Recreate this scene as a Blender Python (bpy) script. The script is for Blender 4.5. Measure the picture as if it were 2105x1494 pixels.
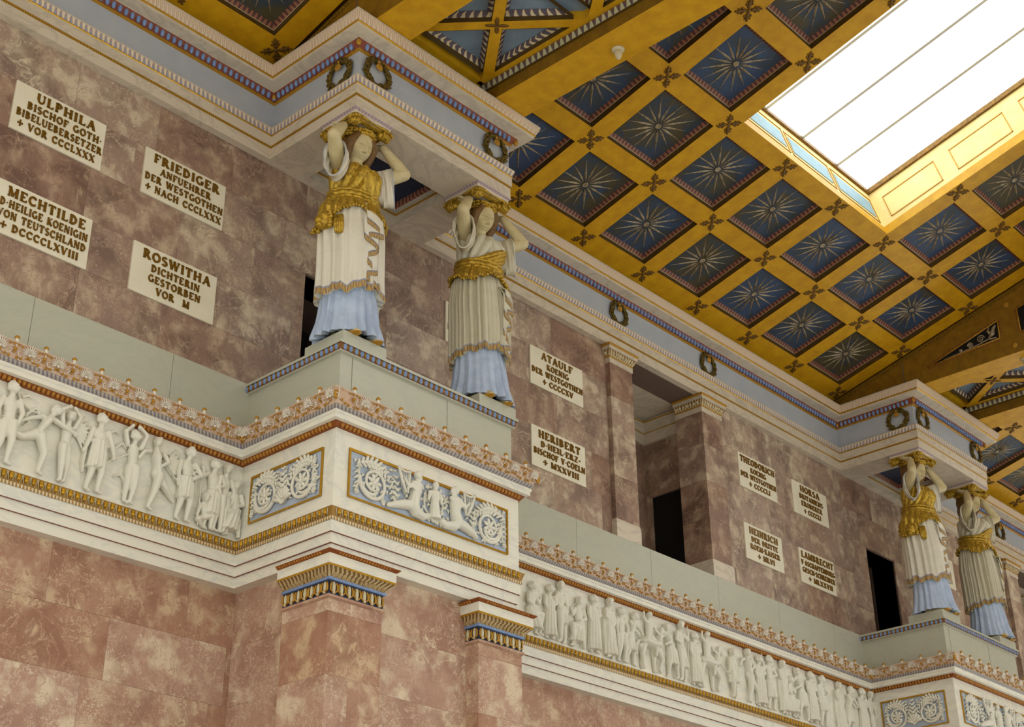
import bpy, math, random
from math import sin, cos, pi, radians, sqrt, exp, atan2
from mathutils import Matrix, Vector
for _o in list(bpy.data.objects): bpy.data.objects.remove(_o)
SC = bpy.context.scene
COL = SC.collection
random.seed(7)

# ------------------------------------------------------------------ camera
cam = bpy.data.cameras.new('camera')
cam.sensor_width = 36.0
cam.lens = 36.0 * 2999.37 / 2105.0
cam.clip_end = 200
camo = bpy.data.objects.new('camera', cam); COL.objects.link(camo)
_r = Vector((0.67398268, -0.73869445, -0.00882336)); _u = Vector((-0.33447667, -0.31578137, 0.88792313)); _f = Vector((0.65869014, 0.59549361, 0.45990723))
camo.matrix_world = Matrix(((_r.x, _u.x, -_f.x, -9.40468), (_r.y, _u.y, -_f.y, -12.75803), (_r.z, _u.z, -_f.z, 1.6), (0, 0, 0, 1)))
SC.camera = camo

# ------------------------------------------------------------------ light and exposure
SKYLIGHT = 3.4           # radiance of the daylit skylight panes
w = bpy.data.worlds.new('world'); SC.world = w; w.use_nodes = True
w.node_tree.nodes['Background'].inputs[0].default_value = (0.97, 1.0, 0.93, 1)
w.node_tree.nodes['Background'].inputs[1].default_value = 1.95
SC.view_settings.view_transform = 'Standard'
SC.view_settings.look = 'None'
SC.view_settings.gamma = 1.0
SC.view_settings.use_curve_mapping = False
SC.view_settings.exposure = 0.12

# ------------------------------------------------------------------ dimensions (metres, floor at z = 0)
P = 14.0; W = 2.763
YF = -0.091; D = 1.642            # upper frieze plane of the wall, depth of the porch
YL = -0.161; DL = 1.602; E_ = 0.08  # the same for the lower entablature
X0, X1 = -6.2, 24.5
BAYS = (0, 1)

# ------------------------------------------------------------------ materials
MATS = {}
def srgb(h):
    if isinstance(h, str):
        h = h.lstrip('#'); c = [int(h[i:i + 2], 16) / 255 for i in (0, 2, 4)]
    else: c = [v / 255 for v in h]
    return tuple((v / 12.92 if v <= .04045 else ((v + .055) / 1.055) ** 2.4) for v in c) + (1,)
class N:
    def __init__(s, name):
        s.m = bpy.data.materials.new(name); s.m.use_nodes = True; s.t = s.m.node_tree
        s.b = s.t.nodes['Principled BSDF']; MATS[name] = s.m
    def n(s, typ, **kw):
        nd = s.t.nodes.new(typ)
        for k, v in kw.items():
            if k.startswith('i_'): nd.inputs[k[2:].replace('_', ' ')].default_value = v
            else: setattr(nd, k, v)
        return nd
    def l(s, a, b): s.t.links.new(a, b)
    def math(s, op, a, b=None, c=None):
        nd = s.n('ShaderNodeMath', operation=op)
        for i, v in enumerate((a, b, c)):
            if v is None: continue
            if isinstance(v, (int, float)): nd.inputs[i].default_value = v
            else: s.l(v, nd.inputs[i])
        return nd.outputs[0]
    def mix(s, fac, a, b, blend='MIX'):
        nd = s.n('ShaderNodeMix', data_type='RGBA', blend_type=blend)
        for sock, v in ((nd.inputs[0], fac), (nd.inputs[6], a), (nd.inputs[7], b)):
            if isinstance(v, (int, float, tuple)): sock.default_value = v
            else: s.l(v, sock)
        return nd.outputs[2]
    def ramp(s, fac, stops, interp='LINEAR'):
        nd = s.n('ShaderNodeValToRGB'); cr = nd.color_ramp; cr.interpolation = interp
        while len(cr.elements) < len(stops): cr.elements.new(0.5)
        for e, (p_, c) in zip(cr.elements, stops):
            e.position = p_; e.color = c if isinstance(c, tuple) and len(c) == 4 else srgb(c)
        s.l(fac, nd.inputs[0]); return nd.outputs[0]
    def noise(s, vec, scale, detail=4, rough=.55, dist=0.0):
        nd = s.n('ShaderNodeTexNoise'); nd.inputs['Scale'].default_value = scale
        nd.inputs['Detail'].default_value = detail; nd.inputs['Roughness'].default_value = rough
        nd.inputs['Distortion'].default_value = dist
        s.l(vec, nd.inputs['Vector']); return nd.outputs['Fac']
    def pos(s, rnd=0.0, scale=(1, 1, 1)):
        g = s.n('ShaderNodeNewGeometry').outputs['Position']
        if rnd:
            oi = s.n('ShaderNodeObjectInfo').outputs['Random']
            v = s.n('ShaderNodeVectorMath', operation='ADD'); c = s.n('ShaderNodeCombineXYZ')
            a = s.math('MULTIPLY', oi, rnd)
            for k in range(3): s.l(a, c.inputs[k])
            s.l(g, v.inputs[0]); s.l(c.outputs[0], v.inputs[1]); g = v.outputs[0]
        if scale != (1, 1, 1):
            v = s.n('ShaderNodeVectorMath', operation='MULTIPLY'); v.inputs[1].default_value = scale
            s.l(g, v.inputs[0]); g = v.outputs[0]
        return g
    def out(s, col, rough=.5, metal=0.0, bump=None, bstr=.2, spec=.5):
        if isinstance(col, tuple): s.b.inputs['Base Color'].default_value = col
        else: s.l(col, s.b.inputs['Base Color'])
        s.b.inputs['Roughness'].default_value = rough; s.b.inputs['Metallic'].default_value = metal
        s.b.inputs['Specular IOR Level'].default_value = spec
        if bump is not None:
            bp = s.n('ShaderNodeBump'); bp.inputs['Strength'].default_value = bstr; bp.inputs['Distance'].default_value = .02
            s.l(bump, bp.inputs['Height']); s.l(bp.outputs[0], s.b.inputs['Normal'])
        return s.m

def plain(name, col, col2=None, rough=.5, metal=0.0, scale=6.0, spec=.4, bstr=0.0, rnd=0.0):
    n = N(name); c = srgb(col)
    if col2:
        f = n.noise(n.pos(rnd), scale, 5, .6)
        c = n.ramp(f, ((.35, srgb(col)), (.68, srgb(col2))))
        return n.out(c, rough, metal, f if bstr else None, bstr, spec)
    return n.out(c, rough, metal, spec=spec)

def marble_slab(name, cols, vein, dark, tint, speckle):
    """cut marble: cloudy base, pale fossil veins, every slab shifted in pattern and tone by its own random value"""
    n = N(name); v = n.pos(37.0); oi = n.n('ShaderNodeObjectInfo').outputs['Random']
    BW = lambda a, b: ((a, (0, 0, 0, 1)), (b, (1, 1, 1, 1)))
    big = n.noise(v, 2.0, 7, .7, .4)
    base = n.ramp(big, ((.33, cols[0]), (.5, cols[1]), (.64, cols[2])))
    mid = n.noise(n.pos(37.0, (1, 1, .6)), 9, 8, .74, .8)
    base = n.mix(n.math('MULTIPLY', n.ramp(mid, BW(.48, .66)), .65), base, srgb(cols[2]))
    base = n.mix(n.math('MULTIPLY', n.ramp(mid, BW(.47, .32)), .6), base, srgb(cols[0]))
    speck = n.noise(v, 34, 3, .6, 1.6); patch = n.noise(v, 2.2, 4, .6, .5)
    sm = n.math('MULTIPLY', n.ramp(speck, BW(.53, .62)), n.ramp(patch, BW(.38, .56)))
    base = n.mix(n.math('MULTIPLY', sm, speckle), base, srgb(vein))
    blob = n.noise(n.pos(71.0), 9.0, 2, .5)
    base = n.mix(n.math('MULTIPLY', n.ramp(blob, BW(.70, .74)), .6), base, srgb(vein))
    r1 = n.math('ABSOLUTE', n.math('SUBTRACT', n.noise(v, 4.2, 5, .6, 1.4), .5))
    vn = n.math('MULTIPLY', n.ramp(r1, BW(.010, .0)), n.ramp(n.noise(v, 3.3, 2), BW(.50, .64)))
    base = n.mix(n.math('MULTIPLY', vn, .7), base, srgb(vein))
    r2 = n.math('ABSOLUTE', n.math('SUBTRACT', n.noise(n.pos(53.0), 2.6, 7, .65, 1.2), .5))
    base = n.mix(n.math('MULTIPLY', n.math('MULTIPLY', n.ramp(r2, BW(.022, .0)), n.ramp(n.noise(n.pos(19.0), 1.8, 2), BW(.48, .62))), .6), base, srgb(dark))
    base = n.mix(n.math('MULTIPLY', oi, .8), base, n.mix(1.0, base, srgb(tint), 'MULTIPLY'))
    return n.out(base, .42, 0, spec=.3)

marble_slab('upper_marble', ('#967e74', '#b09a86', '#c4b198'), '#dccfb4', '#705c52', '#c9b0a8', .5)
marble_slab('lower_marble', ('#b08a78', '#be9c88', '#cab09a'), '#e6d9bc', '#98705e', '#e2ccba', .7)
def white_marble(name, col, vein, cream, strength=.5, rnd=0.0):
    n = N(name); v = n.pos(rnd)
    ridge = n.math('ABSOLUTE', n.math('SUBTRACT', n.noise(n.pos(rnd, (1, 1, 2.2)), 1.1, 7, .6, 1.5), .5))
    c = n.mix(n.noise(v, 1.3, 4), srgb(col), srgb(cream))
    c = n.mix(n.math('MULTIPLY', n.ramp(ridge, ((.0, (1, 1, 1, 1)), (.05, (0, 0, 0, 1)))), strength), c, srgb(vein))
    return n.out(c, .38, 0, spec=.4)
white_marble('white_marble', '#e6e5d9', '#c3c6c2', '#e6e0cf', .4)
white_marble('relief_marble', '#e0dfd2', '#d0d0c6', '#e0dbcb', .15)
white_marble('parapet_marble', '#b4b7a8', '#a4a89c', '#b8b4a0', .3, 11.0)
white_marble('entablature_marble', '#cfc6b4', '#a99f90', '#cdbfa9', .5)
white_marble('statue_white', '#dcd8cb', '#c9c6b8', '#d3cdb9', .25)
white_marble('statue_cream', '#cbc6b0', '#b5af98', '#c2bba2', .3)
plain('frieze_blue', '#b0b5bb', '#a7adb8', .6, scale=3)
plain('joint_dark', '#6a574c', rough=.8)
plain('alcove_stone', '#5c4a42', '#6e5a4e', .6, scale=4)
plain('shade_black', '#0a0807', rough=.9)  # painted darkness for unlit depths: passages and openwork holes
plain('gold', '#c39428', '#a97f1c', .33, .55, 9)
plain('gold_paint', '#b98a2a', '#a5761c', .45, .25, 14)
plain('gold_statue', '#cba63a', '#8c7020', .38, .5, 24, bstr=.2)
plain('gold_letter', '#6e4f12', '#8a661c', .35, .4, 30)
plain('gold_dark', '#8a6420', '#5a431c', .5, .3, 22)
plain('red_reflect', '#9a6a58', rough=.6)
plain('red_paint', '#8c4a34', '#7a3c2c', .6, 0, 20)
plain('orange_bed', '#8e4e1a', '#7c4016', .6, 0, 20)
plain('orange_red', '#b9822e', '#9c6220', .5, .1, 25)
plain('egg_blue', '#7f97c2', '#6a82b0', .5, 0, 20)
plain('egg_bed', '#8a5a3c', '#6e4230', .6, 0, 30)
plain('gold_bed', '#a8803a', '#8a6428', .5, .2, 30)
plain('sima_ground', '#d6bda6', '#c39e7e', .6, 0, 18)
plain('sima_white', '#e2dacb', rough=.55)
plain('panel_blue', '#b6c1d2', '#aab7cb', .6, 0, 8)
plain('plaque', '#e6e0cb', '#ddd6be', .5, 0, 3)
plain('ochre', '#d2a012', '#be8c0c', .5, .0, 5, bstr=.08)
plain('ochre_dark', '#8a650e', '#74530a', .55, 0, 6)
plain('brown_side', '#5a4210', '#4c370c', .6, 0, 8)
plain('coffer_red', '#7c4632', '#6a382a', .6, 0, 30)
plain('star_gold', '#b3a488', '#6e5e3e', .5, .15, 14)
plain('lattice_blue', '#7f93a4', '#74879a', .6, 0, 5)
plain('capital_stone', '#b59d70', '#94743e', .55, .05, 30)
plain('navy', '#26304c', '#20283f', .6, 0, 6)
plain('leaf_white', '#c9bf9e', rough=.6)
plain('rosette', '#7c5a1c', '#5e4214', .55, .2, 30)
plain('skin', '#cdbf95', '#c3b386', .5, 0, 12)
plain('hair', '#7a5a2c', '#5c4220', .5, .1, 30)
plain('robe_blue', '#b3c2da', '#9fb0cc', .5, 0, 8)
plain('wreath_bronze', '#4c4220', '#7c6418', .4, .5, 30)
plain('beam_molding', '#8a6a1c', '#6a4e12', .55, .1, 20)
plain('shaft_cream', '#e9d394', '#e4ca84', .6, 0, 3)
plain('shaft_blue', '#86a6b4', '#7797a8', .6, 0, 9)
plain('mullion', '#d8d8d0', rough=.6)
plain('floor_marble', '#94806f', '#857060', .4, 0, 1.5)
def coffer_blue():
    n = N('coffer_blue'); v = n.pos(29.0); oi = n.n('ShaderNodeObjectInfo').outputs['Random']
    c = n.ramp(n.math('ADD', n.math('MULTIPLY', n.noise(v, 2.6, 6, .6, .8), .75), n.math('MULTIPLY', oi, .25)), ((.38, '#33496a'), (.5, '#35404a'), (.60, '#4c452f')))
    n.out(c, .55, 0)
coffer_blue()
n = N('skylight_glass'); n.t.nodes.remove(n.b); e = n.n('ShaderNodeEmission'); e.inputs[0].default_value = (.97, 1, .98, 1); e.inputs[1].default_value = SKYLIGHT
n.l(e.outputs[0], n.t.nodes['Material Output'].inputs[0])

def stripes(name, pitch, cols, duty=(.5,), rough=.55, metal=0.0, vsplit=None, vcols=None):
    """a painted ornament repeating along the moulding (UV.x in metres)"""
    n = N(name); uv = n.n('ShaderNodeUVMap').outputs[0]; sx = n.n('ShaderNodeSeparateXYZ'); n.l(uv, sx.inputs[0])
    f = n.math('FRACT', n.math('DIVIDE', sx.outputs[0], pitch))
    tri = n.math('MULTIPLY', n.math('ABSOLUTE', n.math('SUBTRACT', f, .5)), 2.0)
    # leaf outline: the boundary moves with the height on the band
    k = n.math('ADD', tri, n.math('MULTIPLY', n.math('SUBTRACT', sx.outputs[1], .5), .45))
    c = n.ramp(k, [(p_, c_) for p_, c_ in zip((0,) + duty, cols)], 'CONSTANT')
    if vsplit:
        m = n.math('GREATER_THAN', sx.outputs[1], vsplit); c = n.mix(m, c, srgb(vcols))
    return n.out(c, rough, metal)
stripes('crown_leaf', .062, ('#d2bfa4', '#b98a6a', '#d8cab2'), (.4, .62))
stripes('arch_leaf', .068, ('#d9cdb6', '#b48a6c', '#8d97ac'), (.45, .7))
stripes('bead_gold', .03, ('#b98b22', '#8a6414'), (.5,), .4, .3)
stripes('bead_grey', .05, ('#a9a7a4', '#9a7b4c', '#6f7286'), (.45, .7))
stripes('egg_fringe', .04, ('#d8cfb4', '#a67a30'), (.5,))
stripes('coffer_leaf', .075, ('#966042', '#6e382a', '#4a2c2c'), (.42, .66))
stripes('lattice_leaf', .11, ('#c9bb96', '#6c4038', '#4a4450'), (.34, .6))
stripes('beam_leaf', .10, ('#b9b48c', '#4d5568', '#6a4630'), (.5, .75))
stripes('hem_band', .055, ('#b0904a', '#7a5c5a', '#b49a66'), (.38, .66), vsplit=.8, vcols='#8c93a8')
stripes('abacus_leaf', .05, ('#b79a86', '#8c83a0'), (.5,))
stripes('capital_leaf', .05, ('#c3b084', '#7a5a30'), (.55,))

# ------------------------------------------------------------------ mesh builder
class MB:
    def __init__(s): s.v = []; s.f = []; s.mi = []; s.uv = []; s.cur = 0; s.mats = []; s.sm = []
    def use(s, m):
        if m not in s.mats: s.mats.append(m)
        s.cur = s.mats.index(m); return s
    def add(s, vs, fs, M=None, uvs=None, smooth=False):
        b = len(s.v)
        if M is None: s.v += [tuple(p) for p in vs]
        else: s.v += [tuple(M @ Vector(p)) for p in vs]
        for i, f in enumerate(fs):
            s.f.append([b + k for k in f]); s.mi.append(s.cur); s.sm.append(smooth)
            s.uv.append(uvs[i] if uvs else None)
        return s
    def box(s, x0, x1, y0, y1, z0, z1, M=None):
        vs = [(x, y, z) for z in (z0, z1) for y in (y0, y1) for x in (x0, x1)]
        return s.add(vs, [(0, 2, 3, 1), (4, 5, 7, 6), (0, 1, 5, 4), (2, 6, 7, 3), (0, 4, 6, 2), (1, 3, 7, 5)], M)
    def frustum(s, x0, x1, y0, y1, z0, z1, ins, M=None):
        """box whose far end (z1) is smaller by ins"""
        vs = [(x, y, z0) for y in (y0, y1) for x in (x0, x1)] + [(x, y, z1) for y in (y0 + ins, y1 - ins) for x in (x0 + ins, x1 - ins)]
        return s.add(vs, [(0, 2, 3, 1), (4, 5, 7, 6), (0, 1, 5, 4), (2, 6, 7, 3), (0, 4, 6, 2), (1, 3, 7, 5)], M)
    def prism(s, poly, h0, h1, M=None, smooth=False):
        """polygon in local xy, extruded in z"""
        k = len(poly); vs = [(x, y, h0) for x, y in poly] + [(x, y, h1) for x, y in poly]
        return s.add(vs, [tuple(range(k))[::-1], tuple(range(k, 2 * k))] + [(i, (i + 1) % k, k + (i + 1) % k, k + i) for i in range(k)], M, smooth=smooth)
    def tube(s, pts, rad, n=8, M=None, caps=True, flat=1.0, smooth=True):
        pts = [Vector(p) for p in pts]; k = len(pts)
        if isinstance(rad, (int, float)): rad = [rad] * k
        up = Vector((0, 0, 1)); vs = []; prev = None
        for i, p in enumerate(pts):
            t = (pts[min(i + 1, k - 1)] - pts[max(i - 1, 0)])
            t = t.normalized() if t.length > 1e-9 else Vector((0, 0, 1))
            if prev is None:
                a = t.cross(up)
                if a.length < .05: a = t.cross(Vector((0, 1, 0)))
                a.normalize()
            else:
                a = prev - t * prev.dot(t)
                if a.length < 1e-6: a = t.orthogonal()
                a.normalize()
            prev = a; b = t.cross(a)
            for j in range(n):
                q = 2 * pi * j / n
                vs.append(p + a * (rad[i] * cos(q)) + b * (rad[i] * flat * sin(q)))
        fs = [(i * n + j, i * n + (j + 1) % n, (i + 1) * n + (j + 1) % n, (i + 1) * n + j) for i in range(k - 1) for j in range(n)]
        if caps: fs += [tuple(range(n))[::-1], tuple((k - 1) * n + j for j in range(n))]
        return s.add(vs, fs, M, smooth=smooth)
    def ball(s, c, r, nu=12, nv=8, M=None, fn=None):
        if isinstance(r, (int, float)): r = (r, r, r)
        vs = [(0, 0, -1)]; 
        for i in range(1, nv):
            a = -pi / 2 + pi * i / nv
            for j in range(nu):
                b = 2 * pi * j / nu; vs.append((cos(a) * cos(b), cos(a) * sin(b), sin(a)))
        vs.append((0, 0, 1))
        vs = [(c[0] + r[0] * x, c[1] + r[1] * y, c[2] + r[2] * z) for x, y, z in vs]
        fs = [(0, 1 + (j + 1) % nu, 1 + j) for j in range(nu)]
        for i in range(nv - 2):
            for j in range(nu):
                a = 1 + i * nu
                fs.append((a + j, a + (j + 1) % nu, a + nu + (j + 1) % nu, a + nu + j))
        a = 1 + (nv - 2) * nu; t = len(vs) - 1
        fs += [(a + j, a + (j + 1) % nu, t) for j in range(nu)]
        if fn: vs = [fn(p) for p in vs]
        return s.add(vs, fs, M, smooth=True)
    def limb(s, a, b, ra, rb, n=10, M=None):
        a = Vector(a); b = Vector(b)
        s.tube([a, b], [ra, rb], n, M); s.ball(a, ra, n, 6, M); s.ball(b, rb, n, 6, M); return s
    def lathe(s, prof, n=16, c=(0, 0, 0), M=None, smooth=True):
        vs = [(c[0] + r * cos(2 * pi * j / n), c[1] + r * sin(2 * pi * j / n), c[2] + z) for r, z in prof for j in range(n)]
        fs = [(i * n + j, i * n + (j + 1) % n, (i + 1) * n + (j + 1) % n, (i + 1) * n + j) for i in range(len(prof) - 1) for j in range(n)]
        fs += [tuple(range(n))[::-1], tuple((len(prof) - 1) * n + j for j in range(n))]
        return s.add(vs, fs, M, smooth=smooth)
    def grid(s, rows, closed=True, M=None, smooth=True, uvf=None):
        """rows of points (loft); closed around"""
        nr = len(rows); nc = len(rows[0]); vs = [p for r in rows for p in r]
        fs = []; uvs = [] if uvf else None
        for i in range(nr - 1):
            for j in range(nc if closed else nc - 1):
                k = (j + 1) % nc
                fs.append((i * nc + j, i * nc + k, (i + 1) * nc + k, (i + 1) * nc + j))
                if uvf: uvs.append([uvf(i, j), uvf(i, j + 1), uvf(i + 1, j + 1), uvf(i + 1, j)])
        return s.add(vs, fs, M, uvs, smooth)
    def sweep(s, path, prof, closed=False, vtotal=True):
        """moulding profile [(o, z)] carried along a plan path, mitred at the corners; UV.x = metres along, UV.y = 0..1 across"""
        k = len(path); rings = []; us = [0.0]
        for i in range(1, k): us.append(us[-1] + (Vector(path[i]) - Vector(path[i - 1])).length)
        for i in range(k):
            ns = []
            for a, b in ((i - 1, i), (i, i + 1)):
                if closed: a %= k; b %= k
                elif a < 0 or b >= k: continue
                d = (Vector(path[b]) - Vector(path[a])).normalized(); ns.append(Vector((d.y, -d.x)))
            m = ns[0] if len(ns) == 1 else (ns[0] + ns[1]) / (1 + ns[0].dot(ns[1]))
            rings.append([(path[i][0] + o * m.x, path[i][1] + o * m.y, z) for o, z in prof])
        np_ = len(prof); vl = [0.0]
        for j in range(1, np_): vl.append(vl[-1] + math.dist(prof[j], prof[j - 1]))
        vl = [q / max(vl[-1], 1e-6) for q in vl]
        vs = [p for r in rings for p in r]; fs = []; uvs = []
        for i in range(k if closed else k - 1):
            i2 = (i + 1) % k
            for j in range(np_ - 1):
                fs.append((i * np_ + j, i * np_ + j + 1, i2 * np_ + j + 1, i2 * np_ + j))
                ua = us[i]; ub = us[i + 1] if i + 1 < k else us[i] + math.dist(path[i], path[i2])
                uvs.append([(ua, vl[j]), (ua, vl[j + 1]), (ub, vl[j + 1]), (ub, vl[j])])
        return s.add(vs, fs, None, uvs)
    def mesh(s, name):
        me = bpy.data.meshes.new(name); me.from_pydata(s.v, [], s.f)
        for m in s.mats: me.materials.append(MATS[m])
        if s.mats: me.polygons.foreach_set('material_index', s.mi)
        me.polygons.foreach_set('use_smooth', s.sm)
        if any(u is not None for u in s.uv):
            ul = me.uv_layers.new(name='UVMap'); dat = []
            for p_, u in zip(s.f, s.uv):
                for k in range(len(p_)): dat += (u[k] if u else (0, 0))
            ul.data.foreach_set('uv', dat)
        me.update(); return me
    def build(s, name, mat=None, parent=None, **kw):
        if mat: s.mats = [mat]; s.mi = [0] * len(s.f)
        return obj(name, s.mesh(name), parent, **kw)

def obj(name, me, parent=None, M=None, label=None, cat=None, group=None, kind=None):
    o = bpy.data.objects.new(name, me); COL.objects.link(o)
    if parent is not None: o.parent = parent
    if M is not None: o.matrix_local = M
    if label: o['label'] = label
    if cat: o['category'] = cat
    if group: o['group'] = group
    if kind: o['kind'] = kind
    return o
def empty(name, loc=(0, 0, 0), **kw):
    return obj(name, None, None, Matrix.Translation(loc), **kw)
def copy_tree(o, parent=None, M=None):
    c = o.copy(); COL.objects.link(c); c.parent = parent
    if M is not None: c.matrix_local = M
    for ch in o.children: copy_tree(ch, c)
    return c
def remesh(mb, voxel, name, mat, smooth_it=4):
    """one continuous surface out of overlapping volumes"""
    me = mb.mesh(name); me.materials.clear(); o = bpy.data.objects.new(name, me); COL.objects.link(o)
    m = o.modifiers.new('r', 'REMESH'); m.mode = 'VOXEL'; m.voxel_size = voxel; m.use_smooth_shade = True
    if smooth_it:
        q = o.modifiers.new('s', 'SMOOTH'); q.factor = .5; q.iterations = smooth_it
    dg = bpy.context.evaluated_depsgraph_get(); ev = o.evaluated_get(dg)
    out = bpy.data.meshes.new_from_object(ev); out.name = name
    bpy.data.objects.remove(o); bpy.data.meshes.remove(me)
    out.materials.clear(); out.materials.append(MATS[mat])
    return out
T = Matrix.Translation
def frame(o, ex, ey, ez):
    ex, ey, ez = Vector(ex), Vector(ey), Vector(ez)
    return Matrix(((ex.x, ey.x, ez.x, o[0]), (ex.y, ey.y, ez.y, o[1]), (ex.z, ey.z, ez.z, o[2]), (0, 0, 0, 1)))

UNIT = MB().box(0, 1, 0, 1, 0, 1)
def slab(name, mat, x0, x1, y0, y1, z0, z1, parent):
    key = 'slab_' + mat
    if key not in bpy.data.meshes:
        m = MB().box(0, 1, 0, 1, 0, 1); m.mats = [mat]; m.mi = [0] * 6; me = m.mesh(key)
    me = bpy.data.meshes[key]
    M = T((x0, y0, z0)) @ Matrix.Diagonal((x1 - x0, y1 - y0, z1 - z0, 1))
    return obj(name, me, parent, M)
# ------------------------------------------------------------------ the setting: walls
def porch_path(yw, d, e, x0, x1):
    pts = [(x0, yw)]
    for b in BAYS:
        a = b * P - e; c = b * P + W + e
        pts += [(a, yw), (a, yw - d), (c, yw - d), (c, yw)]
    return pts + [(x1, yw)]
PU = porch_path(YF, D, 0, X0, X1)
PL = porch_path(YL, DL, E_, X0, X1)
ZPAR = 9.345; ZARC = 12.60
ALC = (7.50, 9.42)          # alcove opening between the small pilasters
DOOR = (0.77, 1.85, 11.26)

def courses(parent, mat, name, x0, x1, y0, y1, zs, width, openings, stagger):
    g = .0012
    for ci in range(len(zs) - 1):
        za, zb = zs[ci], zs[ci + 1]
        cuts = {x0, x1}
        x = x0 + stagger[ci % len(stagger)]
        while x < x1:
            if x > x0 + .2 and x < x1 - .2: cuts.add(x)
            x += width * (0.92 + .16 * random.random())
        for (a, b, c, d) in openings:
            if c < zb - .02 and d > za + .02:
                cuts = {q for q in cuts if abs(q - a) > .15 and abs(q - b) > .15}
                cuts |= {q for q in (a, b) if x0 < q < x1}
        cs = sorted(cuts)
        for a, b in zip(cs, cs[1:]):
            segs = [(za, zb)]
            for (oa, ob, oc, od) in openings:
                if a >= oa - .01 and b <= ob + .01:
                    segs = [s_ for lo, hi in segs for s_ in ((lo, min(hi, oc)), (max(lo, od), hi)) if s_[1] - s_[0] > .03]
            for lo, hi in segs:
                slab(name, mat, a + g, b - g, y0, y1 + random.uniform(0, .004), lo + g, hi - g, parent)

# upper wall: backing with the openings cut out, clad in marble slabs laid in courses
ops = []
for b in (-1, 0, 1):
    ops += [(b * P + DOOR[0], b * P + DOOR[1], 9.0, DOOR[2]), (b * P + 6.93, b * P + 9.99, 9.0, 13.0)]
wu = empty('wall_upper', (0, 0, 0), kind='structure', label='brown marble clad upper wall above the grey parapet', cat='wall')
mb = MB()
xs = sorted({X0, X1, *[q for o_ in ops for q in o_[:2] if X0 < q < X1]})
for a, b in zip(xs, xs[1:]):
    hit = [o_ for o_ in ops if a >= o_[0] - .01 and b <= o_[1] + .01]
    if hit:
        if hit[0][3] < 12.5: mb.box(a, b, .04, .5, hit[0][3], 14.3)
        else: mb.box(a, b, .04, .5, ZARC, 14.3)
    else: mb.box(a, b, .04, .5, 8.4, 14.3)
mb.build('wall_backing', 'joint_dark', wu)
ZC = [9.33, 9.964, 10.608, 11.28, 11.918, 12.62]
courses(wu, 'upper_marble', 'marble_slab', X0, X1, 0.0, .04, ZC, 1.18, ops, (.35, .9, .2, .62, .05))

wp = empty('wall_parapet', (0, 0, 0), kind='structure', label='pale grey marble parapet band above the palmette cornice', cat='wall')
x = -2.89 - 1.768 * 2
while x < X1:
    a, b = max(x, X0), min(x + 1.768, X1)
    slab('parapet_slab', 'parapet_marble', a + .003, b - .003, -.10, .05, 8.5, ZPAR, wp); x += 1.768

# lower wall
wl = empty('wall_lower', (0, 0, 0), kind='structure', label='rose marble lower wall under the figure frieze', cat='wall')
YW = YL + .17
MB().box(X0, X1, YW + .04, YW + .5, 0, 8.5).build('wall_backing', 'joint_dark', wl)
ZL = [3.6, 4.25, 4.90, 5.55, 6.20, 6.86]
courses(wl, 'lower_marble', 'marble_slab', X0, X1, YW, YW + .04, ZL, 1.6, [], (.95, .3, 1.3, 1.55, .7))
slab('wall_base', 'lower_marble', X0, X1, YW, YW + .04, 0, 3.596, wl)

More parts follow.
